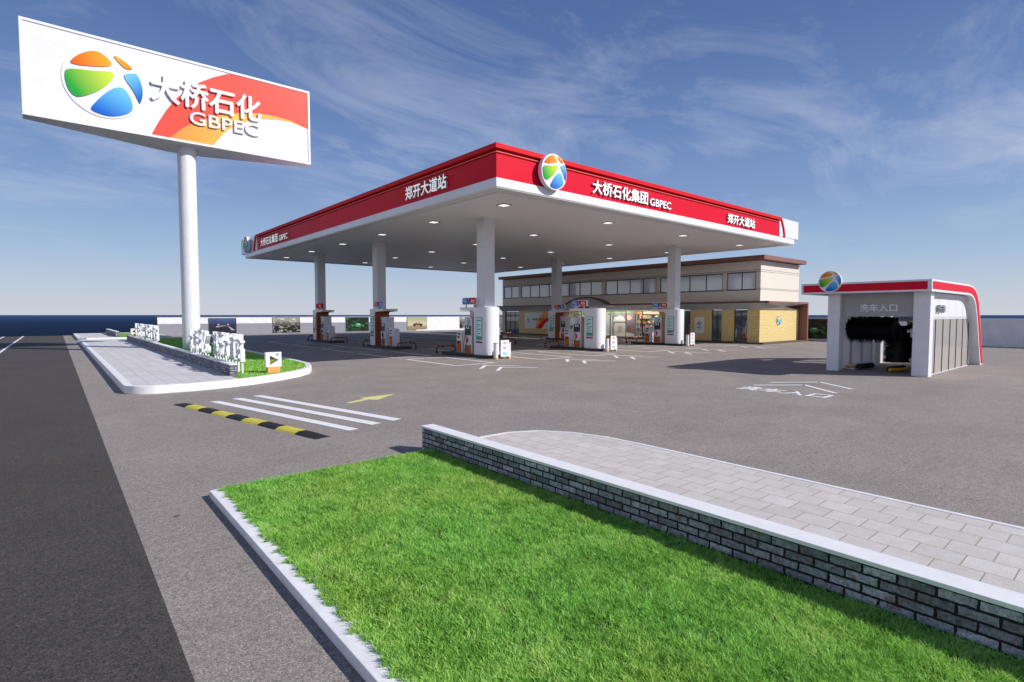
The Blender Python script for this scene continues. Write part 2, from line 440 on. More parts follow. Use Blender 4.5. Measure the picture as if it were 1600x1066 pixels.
def quad_strip(mb, pts, w, z, th=.004, closed=False):
    """painted line of width w along 2D pts"""
    n = len(pts)
    for i in range(n-1 if not closed else n):
        a = Vector(pts[i]); b = Vector(pts[(i+1) % n]); d = (b-a).normalized(); p = Vector((-d.y, d.x))*w/2
        e = d*w/2 if closed or 0 < i else d*0
        mb.add([(*(a-p-e), z), (*(b-p), z), (*(b+p), z), (*(a+p-e), z)], [(0, 1, 2, 3)])
    return mb
markroot = []
def marking(name, mb, m, label, cat='road marking', group=None):
    return tag(mb.build(name, m), label, cat, group)
mb = MB(); quad_strip(mb, [(-2.65, -40), (-2.65, 77.8)], .14, .010); tag(mb.build('lane_line', M_LINE), kind='structure')
mb = MB(); quad_strip(mb, [(-4.15, 60), (-4.15, 77.8)], .14, .010); tag(mb.build('lane_line', M_LINE), kind='structure')
# entry stripes
stripes = [[(3.06,16.10),(3.29,16.06),(4.62,10.31),(4.40,10.27)], [(3.64,16.28),(3.88,16.26),(5.23,10.56),(5.0,10.5)], [(4.22,16.46),(4.46,16.44),(5.79,10.69),(5.55,10.62)]]
for p in stripes:
    mb = MB(); mb.add([(x, y, .005) for x, y in p][::-1], [(0, 1, 2, 3)]); tag(mb.build('entry_stripe', M_LINE), kind='structure')
mb = MB(); mb.add([(x, y, .005) for x, y in [(5.74,13.60),(5.82,13.46),(6.45,13.84-.11),(6.60,13.52),(7.51,14.24),(6.36,14.13),(6.42,13.93)]], [tuple(range(7))]); tag(mb.build('entry_arrow', M_YLINE), kind='structure')
# pump bay boxes and chevrons
for x0, x1 in ((13.8, 16.05), (19.1, 21.35), (22.95, 25.1), (28.2, 30.4), (32.0, 34.2), (37.2, 39.4)):
    for k in range(5):
        y0 = 20.4+k*5.85; mb = MB(); quad_strip(mb, [(x0, y0), (x1, y0), (x1, y0+4.5), (x0, y0+4.5)], .16, .005, closed=True)
        tag(mb.build('bay_box', M_LINE), kind='structure')
    c = (x0+x1)/2
    for yy in (17.4, 18.55):
        mb = MB(); w = .2
        mb.add([(c-1.2, yy, .005), (c-1.2+w, yy-.0, .005), (c, yy+1.0, .005), (c, yy+1.26, .005)], [(0, 1, 2, 3)])
        mb.add([(c, yy+1.0, .005), (c+1.2-w, yy, .005), (c+1.2, yy, .005), (c, yy+1.26, .005)], [(0, 1, 2, 3)])
        tag(mb.build('bay_chevron', M_LINE), kind='structure')
# wash entrance marking
for dx in (0, 1.2):
    mb = MB(); quad_strip(mb, [(17.42+dx*.95, 8.47), (18.74+dx, 7.42-.02*dx), (17.50+dx*1.1, 6.06)], .14, .005); tag(mb.build('wash_chevron', M_LINE), kind='structure')
mb = MB(frame('U', (0, 0, 0)))
fr = Matrix.Identity(4); ang = R(-90)
fr = Matrix.Translation((16.2, 8.5, 0)) @ Matrix.Rotation(R(-90), 4, 'Z')
mb = MB(fr); add_text(mb, '洗车入口', 0, 2.6, 0, .85, .002, .006, .02); tag(mb.build('wash_lettering', M_LINE), kind='structure')

# ------------------------------------------------------------------ near lawn, kerb, brick wall, footpath
mb = MB(); mb.box(1.42, 1.63, -4, 7.62, 0, .09); tag(mb.build('kerb', M_KERB, bevel=.006), kind='structure')
mb = MB(); mb.box(1.63, 4.71, -4, 7.70, 0, .062); tag(mb.build('lawn_soil', painted('soil', (.09, .15, .03), .9, .2)), kind='structure')
def brick_wall(x0, x1, y0, y1, z0, z1, label):
    t = thing('brick_wall', ((x0+x1)/2, (y0+y1)/2, z0), label, 'brick wall', 'low brick walls')
    lx, ly = (x1-x0)/2, (y1-y0)/2
    mb = MB(); mb.box(-lx, lx, -ly, ly, 0, z1-z0-.035); mb.build('brickwork', M_BRICK, t)
    mb = MB(); mb.box(-lx-.015, lx+.015, -ly-.012, ly+.012, z1-z0-.035, z1-z0); mb.build('coping', M_CAP, t, bevel=.004)
    return t
brick_wall(4.72, 4.93, -3.5, 8.0, 0, .42, 'low grey brick wall with white coping beside the large foreground lawn')
path = [(4.935, -4)]+[(7.8, -4), (7.8, 5.6), (7.74, 6.4), (7.55, 7.1), (7.25, 7.6), (6.85, 7.9), (6.4, 8.02), (5.95, 8.0), (5.5, 7.88), (4.935, 7.6)]
path = [(4.935, -4), (7.8, -4), (7.8, 5.4)]+smoothp([(7.8, 5.8), (7.76, 6.5), (7.55, 7.2), (7.15, 7.75), (6.6, 8.0), (6.0, 8.02), (5.5, 7.9)], 0)+[(4.935, 7.6)]
mb = MB(); inn = ring(mb, path, .07, 0, .05); tag(mb.build('footpath_kerb', M_KERB), kind='structure')
mb = MB(); mb.prism(inn, 0, .045); tag(mb.build('footpath', M_PAVE), kind='structure')

def grass(name, x0, x1, y0, y1, zb, dens_fn, n, h, w, inside=None, lean=.5, clump=True):
    x = rng.uniform(x0, x1, n); y = rng.uniform(y0, y1, n)
    keep = rng.uniform(0, 1, n) < dens_fn(x, y)
    if inside is not None: keep &= inside(x, y)
    x = x[keep]; y = y[keep]; n = len(x)
    # clump field
    def vn(cell, seed):
        g_ = np.random.default_rng(seed).random((256, 256)); u, v_ = x/cell+40, y/cell+60
        i, j = np.floor(u).astype(int), np.floor(v_).astype(int); a, b = u-i, v_-j; a = a*a*(3-2*a); b = b*b*(3-2*b)
        G = lambda p, q: g_[p % 256, q % 256]
        return (G(i, j)*(1-a)+G(i+1, j)*a)*(1-b)+(G(i, j+1)*(1-a)+G(i+1, j+1)*a)*b
    cf = (vn(.045, 1)*.5+vn(.11, 2)*.35+vn(.4, 3)*.15-.5)*2.6
    tone = np.clip(.52+.26*cf+rng.normal(0, .26, n), 0, 1)
    az = rng.uniform(0, 2*np.pi, n)+cf*1.5
    hh = h*(.6+.5*rng.random(n)+.42*np.clip(cf, -1, 1)); ww = w*(.6+.8*rng.random(n))
    ln = hh*lean*(.3+1.1*rng.random(n))
    la = rng.uniform(0, 2*np.pi, n)
    dx, dy = np.cos(la)*ln, np.sin(la)*ln; px, py = np.cos(az)*ww/2, np.sin(az)*ww/2
    V = np.zeros((n, 5, 3), np.float32)
    V[:, 0] = np.stack([x-px, y-py, np.full(n, zb)], 1); V[:, 1] = np.stack([x+px, y+py, np.full(n, zb)], 1)
    V[:, 2] = np.stack([x+dx*.35+px*.8, y+dy*.35+py*.8, zb+hh*.6], 1); V[:, 3] = np.stack([x+dx*.35-px*.8, y+dy*.35-py*.8, zb+hh*.6], 1)
    V[:, 4] = np.stack([x+dx, y+dy, zb+hh], 1)
    me = bpy.data.meshes.new(name); me.vertices.add(n*5); me.vertices.foreach_set('co', V.ravel())
    base = (np.arange(n)*5)[:, None]
    L = np.concatenate([base+np.array([0, 1, 2, 3]), base+np.array([3, 2, 4])], 1).ravel().astype(np.int32)
    me.loops.add(len(L)); me.loops.foreach_set('vertex_index', L)
    st = np.stack([np.arange(n)*7, np.arange(n)*7+4], 1).ravel().astype(np.int32)
    me.polygons.add(2*n); me.polygons.foreach_set('loop_start', st)
    me.update(calc_edges=True); me.materials.append(M_BLADE)
    a = me.attributes.new('tone', 'FLOAT', 'POINT'); a.data.foreach_set('value', np.repeat(tone, 5).astype(np.float32))
    o = bpy.data.objects.new(name, me); COL.objects.link(o); o['kind'] = 'stuff'; return o
def edge_in(x, y):
    w = .035+.022*np.sin(y*17+np.sin(y*5)*2)+.018*np.sin(y*41+1)+.015*np.sin(y*97)
    return x > 1.575-np.clip(w, 0, .09)
ge = grass('grass', 1.45, 1.66, -.8, 7.62, .088, lambda x, y: 1/(1+np.maximum(0, np.hypot(x, y)-3.5)*.12), 36000, .040, .0065, inside=edge_in, lean=.9)
ge['label'] = 'ragged grass tufts spilling over the white kerb'; ge['category'] = 'grass'
def pits(x, y):
    p = np.sin(x*5.3+np.sin(y*3.1)*2)*np.sin(y*6.1+np.sin(x*4.7)*2)+.5*np.sin(x*13+y*9)*np.sin(y*15-x*7)
    return (p < 1.0) | (rng.random(len(x)) < .4)
g = grass('grass', 1.60, 4.70, -.8, 7.72, .055, lambda x, y: 1/(1+np.maximum(0, np.hypot(x, y)-3.5)*.16), 460000, .046, .0062, inside=pits, lean=.8)
g['label'] = 'thick bright green grass filling the foreground lawn'; g['category'] = 'grass'

# ------------------------------------------------------------------ speed bump
t = thing('speed_bump', (3.05, 13.1, 0), 'long rubber speed bump in black and yellow segments across the entry lane', 'speed bump')
a = Vector((2.40, 16.2)); b = Vector((3.77, 9.98)); d = (b-a); L = d.length; d.normalize(); p = Vector((-d.y, d.x)); o0 = Vector((3.05, 13.1))
for k in range(9):
    s0, s1 = L*k/9, L*(k+1)/9
    prof = [(-.17, .0), (-.14, .025), (-.07, .048), (.07, .048), (.14, .025), (.17, 0)]
    vs = []
    for s_ in (s0+.002, s1-.002):
        tp = 1.0
        for u_, z_ in prof:
            q = a+d*s_+p*u_-o0; zz = z_
            if (k == 0 and s_ == s0+.002) or (k == 8 and s_ != s0+.002): zz *= .3
            vs.append((q.x, q.y, zz))
    n = len(prof)
    mb = MB(); mb.add(vs, [tuple(range(n)), tuple(range(n, 2*n))[::-1]]+[(i+n, i+n+1, i+1, i) for i in range(n-1)]+[(0, n-1, 2*n-1, n)][::-1])
    if k % 2: mb.build('yellow_segment', M_YEL, t)
    else: mb.build('black_segment', M_BLACK, t)

# ------------------------------------------------------------------ traffic island with lawn
isl = [(1.47, 57.5), (1.47, 19.9)]+arc(2.35, 19.55, .88, 184, 262, 14)+[(3.1, 18.62), (4.1, 18.78), (5.0, 19.12), (6.0, 19.72), (6.9, 20.45), (7.5, 21.2), (7.95, 22.2), (8.3, 23.4), (8.42, 25), (8.55, 33), (8.9, 45), (9.1, 57.5)]
mb = MB(); inn = ring(mb, isl, .22, 0, .24); tag(mb.build('island_kerb', M_KERB, bevel=.01), kind='structure')
mb = MB(); mb.prism(inn, 0, .20); tag(mb.build('island_soil', M_LAWN), kind='structure')
ip = [(x, y) for x, y in inn if x < 4.5]
mb = MB(); mb.prism([(1.69, 57.3), (1.69, 20.0)]+arc(2.4, 19.6, .68, 190, 262, 4)+[(3.1, 18.84), (4.05, 19.0), (4.5, 19.12), (4.5, 57.3)], .2, .232); tag(mb.build('island_footpath', M_PAVE2), kind='structure')
brick_wall(4.46, 4.68, 20.1, 54.6, .2, .64, 'long low grey brick wall in front of the standing white letters')
def in_isl(x, y):
    r = (x > 4.72) & (x < 8.2)
    ylim = np.interp(x, [4.7, 5.0, 6.0, 6.9, 7.5, 7.95, 8.2], [19.2, 19.35, 19.98, 20.75, 21.5, 22.5, 23.9])
    return r & (y > ylim) & (y < 57)
g = grass('grass', 4.72, 8.35, 19.2, 57, .2, lambda x, y: np.clip(14/np.maximum(y-6, 1), 0, 1), 90000, .07, .018, inside=in_isl)
g['label'] = 'short green grass on the island around the sign pole'; g['category'] = 'grass'
# far island
mb = MB(); fi = [(1.5, 77.5), (1.5, 62.4), (2.1, 61.7), (8.6, 61.7), (8.6, 68.0), (8.3, 77.5)]
inn = ring(mb, fi, .22, 0, .22); tag(mb.build('far_island_kerb', M_KERB), kind='structure')
mb = MB(); mb.prism(inn, 0, .19); tag(mb.build('far_lawn', M_LAWN), kind='structure')
mb = MB(); mb.box(1.73, 4.3, 61.93, 77.2, .19, .215); tag(mb.build('far_footpath', M_PAVE2), kind='structure')
brick_wall(4.35, 4.6, 63.6, 76.5, .2, .72, 'short brick wall on the farthest island, beyond the second entrance')

# ------------------------------------------------------------------ standing letters
words = [('大桥石化', 54.2, 1.45), ('郑开大道站', 47.6, 1.28), ('大桥石化', 30.6, 1.12), ('郑开大道站', 25.3, .93)]
LET = {0: 'far end of the row', 1: 'far half of the row', 2: 'beside the pole', 3: 'near end of the row'}
ordn = ['first', 'second', 'third', 'fourth', 'fifth']
for gi, (wd, ys, pitch) in enumerate(words):
    for k, chh in enumerate(wd):
        yy = ys-k*pitch-pitch/2; hw = min(.5, pitch*.42)
        t = thing('standing_letter', (5.03, yy, .2), 'white standing letter %s on legs, %s of its word at the %s' % (chh, ordn[k], LET[gi]), 'letter', 'white standing letters behind the brick wall')
        mb = MB(frame('W')); add_text(mb, chh, -hw, hw, .42, 1.42, -.075, .075, .012); mb.build('character', M_WHITE, t)
        for sx in (-.25, .25):
            mb = MB(); mb.box(-.03, .03, sx-.035, sx+.035, 0, .56); mb.build('leg', M_WHITE, t)

# ------------------------------------------------------------------ pylon sign
PX, PY = 6.4, 38.3
t = thing('pylon_sign', (PX, PY, .2), 'tall white pole sign with coloured round emblem and raised white lettering', 'sign')
def L(x, y, z): return (x-PX, y-PY, z-.2)
mb = MB(); mb.cyl((0, 0), .485, 0, 12.3, 48); mb.build('pole', M_WHITE, t, smooth=True)
mb = MB(); X0, X1, Z0, Z1, YF = -.95-PX, 13.5-PX, 12.38-.2, 17.2-.2, 37.2-PY
mb.prism([(X0, YF), (X1, YF), (X1, YF+.8), (.6, YF+2.7), (-.7, YF+2.7), (X0, YF+.8)], Z0, Z1); mb.build('board', M_WHITEM, t)
mb = MB()
for (a_, b_, c_, d_) in ((X0, X1, Z0, Z0+.14), (X0, X1, Z1-.14, Z1), (X0, X0+.14, Z0+.14, Z1-.14), (X1-.14, X1, Z0+.14, Z1-.14)): mb.box(a_, b_, YF-.045, YF+.002, c_, d_)
mb.build('frame', M_WHITE, t, bevel=.01)
F0 = frame('S', (-PX, YF-.003, -.2))
redo = [(4.52,12.53),(4.84,13.24),(5.26,14.04),(5.8,14.87),(6.34,15.48),(7.0,16.08),(7.78,16.6),(8.5,16.98),(8.75,17.05),(13.34,17.05),(13.34,14.72)]
oru = [(5.43,12.53),(6.07,13.21),(6.94,13.83),(7.95,14.36),(9.12,14.79),(10.34,15.04),(11.35,15.08),(12.26,15.02),(13.34,14.72)]
orl = [(7.66,12.53),(7.92,12.93),(8.39,13.53),(8.99,14.03),(9.71,14.45),(10.45,14.71),(11.34,14.88),(12.26,14.92),(13.34,14.70)]
M_BRED = gradient_mat('board_red', (.90, .10, .05), (.88, .08, .06), (0, 0), (1, 0)); M_BRED = painted('board_red', (.88, .085, .055), .3, .02)
M_BOR = mat('board_orange', (.92, .32, .05), .3); NB = NT(M_BOR); sp = NB.n('ShaderNodeSeparateXYZ'); NB.l(NB.coords(True), sp.inputs[0])
NB.color(NB.ramp(NB.math('MULTIPLY_ADD', sp.outputs[0], .125, -.65), [(0, (.92, .27, .05)), (.45, (.95, .48, .07)), (1, (.95, .36, .07))]))
mb = MB(F0); mb.prism(redo+oru[::-1][1:], 0, .004); mb.build('red_band', M_BRED, t)
mb = MB(F0); mb.prism(oru+orl[::-1][1:], 0, .004); mb.build('orange_band', M_BOR, t)
emblem('emblem', frame('S', (2.43-PX, YF-.004, 14.76-.2)), 1.80, .03, t)
mb = MB(F0); add_text(mb, '大桥石化', 4.52, 10.4, 14.42, 15.98, .02, .13, .026); mb.build('lettering', M_WHITE, t)
mb = MB(F0); add_text(mb, 'GBPEC', 6.42, 10.25, 13.52, 14.28, .02, .11, .02); mb.build('lettering', M_WHITE, t)

# ------------------------------------------------------------------ direction signs
def arrow_sign(loc, flip, label, faceW=False):
    t = thing('direction_sign', loc, label, 'sign', 'white arrow signs on the lawns')
    mb = MB(); mb.box(-.21, .21, -.12, .12, 0, .24); mb.build('plinth', M_SIGNOR, t)
    s_ = -1 if flip else 1
    # square panel with a triangular hole
    sq = [(-.27, .24), (.27, .24), (.27, .76), (-.27, .76)]
    tri = [(s_*-.13, .31), (s_*.17, .49), (s_*-.13, .65)]
    mb = MB(frame('S'))
    def pan(a, b, c, dd): mb.prism([a, b, c, dd], -.08, .08)
    if not flip:
        A, B, C_ = (-.13, .31), (.17, .48), (-.13, .65)
        for q in ([(-.27, .24), A, C_, (-.27, .76)], [(-.27, .24), (.27, .24), (.27, .48), B, A], [C_, B, (.27, .48), (.27, .76), (-.27, .76)]): mb.prism(q, -.08, .08)
    else:
        A, B, C_ = (.13, .31), (-.17, .48), (.13, .65)
        for q in ([(.27, .24), (.27, .76), C_, A], [(-.27, .24), (.27, .24), A, B, (-.27, .48)], [C_, (.27, .76), (-.27, .76), (-.27, .48), B]): mb.prism(q, -.08, .08)
    mb.build('panel', M_WHITE, t)
    mb = MB(frame('S'))
    tr = [A, B, C_]
    for i in range(3):
        a_, b_ = Vector(tr[i]), Vector(tr[(i+1) % 3]); cen = Vector(((A[0]+B[0]+C_[0])/3, .48))
        ia, ib = a_+(cen-a_)*.06, b_+(cen-b_)*.06
        mb.prism([tuple(a_), tuple(b_), tuple(ib), tuple(ia)], -.083, .083)
    mb.build('arrow_rim', M_ORANGE, t)
    emblem('emblem', frame('S', (.13*s_, -.08, .68)), .05, .004, t)
    return t
arrow_sign((5.95, 20.45, .2), False, 'white arrow sign on orange block pointing right at the near lawn tip')
arrow_sign((5.85, 64.2, .2), True, 'white arrow sign on orange block pointing left on the farthest lawn')

# ------------------------------------------------------------------ canopy
CX0, CX1, CY0, CY1 = 13.65, 41.6, 17.33, 53.6
ZB = 7.4
CROT = R(.45)
def crot(x, y):
    dx, dy = x-CX0-4, y-CY0-6; return CX0+4+dx*math.cos(CROT)-dy*math.sin(CROT), CY0+6+dx*math.sin(CROT)+dy*math.cos(CROT)
t = thing('canopy', ((CX0+CX1)/2, (CY0+CY1)/2, 0), 'huge flat filling station canopy with red fascia, white trim and six tall columns', 'canopy')
OX, OY = (CX0+CX1)/2, (CY0+CY1)/2
t.location = (*crot(OX, OY), 0); t.rotation_euler = (0, 0, CROT)
def CB(x0, x1, y0, y1, z0, z1, mb, mi=0): mb.box(x0-OX, x1-OX, y0-OY, y1-OY, z0, z1, mi)
# soffit with joints
def soffit_mat():
    m = mat('soffit_panels', (.90, .87, .85), .45, spec=.4); N = NT(m); v = N.coords(True)
    sp = N.n('ShaderNodeSeparateXYZ'); N.l(v, sp.inputs[0])
    f = N.math('FRACT', N.math('MULTIPLY', sp.outputs[0], 3.3)); ln = N.math('LESS_THAN', f, .06)
    c = N.mix((.90, .87, .85), (.66, .62, .60), N.math('MULTIPLY', ln, .6)); N.color(c); N.bump(N.math('SUBTRACT', 1., ln), .3, .01); return m
mb = MB(); CB(CX0+.55, CX1-.55, CY0+.55, CY1-.55, ZB+.06, ZB+.3, mb); mb.build('soffit', soffit_mat(), t)
mb = MB(); ring(mb, [(CX0-OX, CY0-OY), (CX1-OX, CY0-OY), (CX1-OX, CY1-OY), (CX0-OX, CY1-OY)], .5, ZB, ZB+.30)
mb.build('trim_underside', M_SOFFIT, t)
mb = MB(); ring(mb, [(CX0+.5-OX, CY0+.5-OY), (CX1-.5-OX, CY0+.5-OY), (CX1-.5-OX, CY1-.5-OY), (CX0+.5-OX, CY1-.5-OY)], .1, ZB-.03, ZB+.1)
mb.build('edge_strip', M_WHITEM, t)
mb = MB(); ring(mb, [(CX0-.04-OX, CY0-.04-OY), (CX1+.04-OX, CY0-.04-OY), (CX1+.04-OX, CY1+.04-OY), (CX0-.04-OX, CY1+.04-OY)], .2, ZB+.03, ZB+.40)
mb.build('white_trim', M_WHITEM, t, bevel=.03)
# red fascia: flat band with a curved far end on the south and west sides
def fascia_poly(u0, u1, z0, z1, ends):
    """ends: (left,right) curved? curve leans inward going up"""
    p = [(u0, z0), (u1, z0)]
    if ends[1]: p = [(u0, z0), (u1, z0), (u1-.03, z0+(z1-z0)*.25), (u1-.12, z0+(z1-z0)*.5), (u1-.30, z0+(z1-z0)*.78), (u1-.55, z1)]
    else: p += [(u1, z1)]
    if ends[0]: p += [(u0+.55, z1), (u0+.30, z0+(z1-z0)*.78), (u0+.12, z0+(z1-z0)*.5), (u0+.03, z0+(z1-z0)*.25)]
    else: p += [(u0, z1)]
    return p
zt = ZB+.40
def side(facing, o, u0, u1, ends, name):
    fr = frame(facing, o); own = name == 's'; ex = (lambda q: q) if own else (lambda q: 0.)
    mb = MB(fr); mb.prism(fascia_poly(u0+ex(.02), u1, zt, zt+.95, ends), -.5, -.02); mb.build('red_fascia', M_RED, t)
    mb = MB(fr); mb.prism(fascia_poly(u0+ex(.12), u1+(.12 if ends[1] else 0), zt+.95, zt+1.16, (0, 0)), -.5, -.12, 0); mb.build('fascia_groove', M_REDD, t)
    # thin bright strip under the cap and down the curved end
    mb = MB(fr); mb.box(u0+(.45 if ends[0] else 0), u1-(.45 if ends[1] else 0), zt+1.02, zt+1.05, -.5, 0.0)
    for e, s_, u in ((ends[0], 1, u0), (ends[1], -1, u1)):
        if e:
            pr_ = [(u-s_*.05, zt), (u-s_*.02, zt+.25), (u+s_*.07, zt+.5), (u+s_*.25, zt+.78), (u+s_*.47, zt+1.02)]
            for i in range(4):
                a_, b_ = pr_[i], pr_[i+1]
                mb.prism([a_, (a_[0]+s_*.035, a_[1]), (b_[0]+s_*.035, b_[1]), b_], -.4, .015)
    mb.build('light_strip', M_PINK, t)
    mb = MB(fr); z0 = zt+1.15; z1 = zt+1.34
    ul, ur = (u0+.35 if ends[0] else u0-ex(.1)), (u1-.35 if ends[1] else u1+ex(.1))
    mb.box(ul, ur, z0, z1, -.5, .1)
    for e, s_, u in ((ends[0], 1, u0), (ends[1], -1, u1)):
        if e:
            pr_ = [(u-s_*.27, zt), (u-s_*.22, zt+.3), (u-s_*.12, zt+.6), (u+s_*.08, zt+.95), (u+s_*.36, z1)]
            pi_ = [(x+s_*.17, y) for x, y in pr_[:-1]]+[(u+s_*.40, z0)]
            for i in range(4): mb.prism([pr_[i], pi_[i], pi_[i+1], pr_[i+1]], -.4, .09)
    mb.build('red_cap', M_REDD, t)
side('S', (-OX, CY0-OY, 0), CX0, 39.75, (0, 1), 's')
# west side: u = -y
side('W', (CX0-OX, -OY, 0), -50.6, -(CY0+.5), (1, 0), 'w')
side('E', (CX1-OX, -OY, 0), CY0+1.22, CY1-.5, (0, 0), 'e')
side('N', (-OX, CY1-OY, 0), -CX1, -(CX0+1.22), (0, 0), 'n')
mb = MB(); CB(39.2, CX1+.75, CY0-.08+.06, CY0+1.2, zt+.03, zt+1.33, mb); mb.build('end_box', M_WHITEM, t, bevel=.02)
mb = MB(); CB(CX0-.0, CX0+1.2, 50.0, CY1+1.35, zt+.03, zt+1.33, mb); mb.build('end_box', M_WHITEM, t, bevel=.02)
mb = MB(); CB(CX0+.3, CX1-.3, CY0+.3, CY1-.3, zt, zt+1.1, mb); mb.build('roof', M_GREY, t)
def ctext(facing, body, u0, u1, z0, z1):
    o = (-OX, CY0-OY, 0) if facing == 'S' else (CX0-OX, -OY, 0)
    mb = MB(frame(facing, o)); add_text(mb, body, u0, u1, z0, z1, -.015, .09, .021 if ord(body[0]) > 999 else .02); lo_ = mb.build('lettering', [M_LET, M_LSIDE], t)
    ax = 1 if facing == 'S' else 0
    for p in lo_.data.polygons:
        if abs(p.normal[ax]) < .7: p.material_index = 1
ctext('S', '大桥石化集团', 19.35, 23.65, 7.98, 8.63); ctext('S', 'GBPEC', 23.85, 25.75, 7.99, 8.38); ctext('S', '郑开大道站', 31.85, 35.4, 7.95, 8.56)
ctext('W', '郑开大道站', -24.45, -20.8, 7.97, 8.63); ctext('W', '大桥石化集团', -48.7, -44.3, 7.98, 8.63); ctext('W', 'GBPEC', -43.95, -42.0, 7.99, 8.4)
emblem('emblem', frame('S', (16.6-OX, CY0-OY-.10, 8.44)), .76, .22, t)
emblem('emblem', frame('W', (CX0-OX-.10, 52.35-OY, 8.50)), .72, .22, t)
for gx in (16.3, 23.85, 31.4, 38.9):
    for k in range(6):
        gy = 20.05+6.13*k
        mb = MB(); CB(gx-.27, gx+.27, gy-.27, gy+.27, ZB+.035, ZB+.062, mb); f_ = mb.build('ceiling_light', M_DARK, t)
        mb = MB(); CB(gx-.2, gx+.2, gy-.2, gy+.2, ZB+.02, ZB+.04, mb); mb.build('lens', M_LAMP, f_)
COLS = [(17.9, 23.54), (17.9, 35.96), (17.9, 47.0), (35.8, 23.54), (35.8, 35.96), (35.8, 47.0)]
M_COLS = painted('column_ribs', (.72, .72, .75), .45, .04, 1.5); NC = NT(M_COLS); sp = NC.n('ShaderNodeSeparateXYZ'); NC.l(NC.coords(True), sp.inputs[0])
NC.bump(NC.math('GREATER_THAN', NC.math('FRACT', NC.math('MULTIPLY', NC.math('ADD', sp.outputs[0], sp.outputs[1]), 5.2)), .08), .5, .008)
for x, y in COLS:
    mb = MB(); CB(x-.345, x+.345, y-.345, y+.345, .15, ZB+.07, mb); mb.build('column', M_COLS, t, bevel=.012)

# ------------------------------------------------------------------ pump islands
def make_base():
    t = thing('pump_island', (0, 0, 0), '', 'pump island', 'raised pump islands')
    mb = MB(); mb.prism(rrect(-.72, .72, -.95, 3.6, .45), 0, .15); mb.build('slab', M_BASE, t, bevel=.012)
    return t
def make_portal():
    t = thing('pump_portal', (0, 0, 0), '', 'pump portal', 'white arched pump portals')
    # body with a rounded nose
    plan = [(-.54, .02)]+arc(-.54+.42, -.76+.42, .42, 180, 270, 8)+arc(.54-.42, -.76+.42, .42, 270, 360, 8)+[(.54, .02)]
    mb = MB(); mb.prism(plan, .0, 2.56); mb.build('nose', M_CLAD, t, smooth=True)
    # L profile (u along local -y in W frame) -> use frame E: u=+y
    prof = [(.022, 0), (.36, 0), (.36, 2.17)]+arc(.36+.2, 2.17, .2, 180, 90, 5)[1:]+[(1.66, 2.41), (1.66, 2.56), (.022, 2.56)]
    mb = MB(frame('E')); mb.prism(prof, -.54, .54); mb.build('arch', M_CLAD, t)
    # liner: orange-brown skin inside the opening with a thin rim
    li = [(.36, 0), (.36, 2.17)]+arc(.56, 2.17, .2, 180, 90, 5)[1:]+[(1.6, 2.37)]
    lo = [(x+.022, y) for x, y in li[:2]]+arc(.56, 2.17, .178, 180, 90, 5)[1:]+[(1.6, 2.348)]
    mb = MB(frame('E'))
    for i in range(len(li)-1): mb.prism([li[i], lo[i], lo[i+1], li[i+1]], -.552, .552)
    mb.build('arch_liner', M_ORBR, t)
    for sgn, fc in ((-1, 'W'), (1, 'E')):
        k = -1 if fc == 'W' else 1
        f = frame(fc, (.54*sgn, 0, 0))
        u0, u1 = sorted((k*-.36, k*.15))
        mb = MB(f); mb.box(u0-.02, u1+.02, .80, 2.02, -.001, .018); pn = mb.build('menu_panel', M_DARK, t)
        mb = MB(f); mb.box(u0, u1, .82, 2.0, .018, .024)
        sc = mb.build('screen', M_SCREEN, pn)
        mb = MB(f)
        for r_ in range(5):
            zz = 1.82-r_*.235
            mb.box(u0+.06, u1-.08-.05*(r_ % 2), zz, zz+.05, .024, .027)
            mb.box(u0+.06, u0+.2+.04*(r_ % 3), zz-.09, zz-.05, .024, .027)
        mb.box(u0+.02, u1-.02, .84, 1.0, .024, .026)
        mb.build('screen_text', [M_TXTT], sc)
        mb = MB(f); mb.box(u0-.01, u1+.01, .64, .73, 0, .015); mb.build('name_plate', M_MAROON, t)
    return t
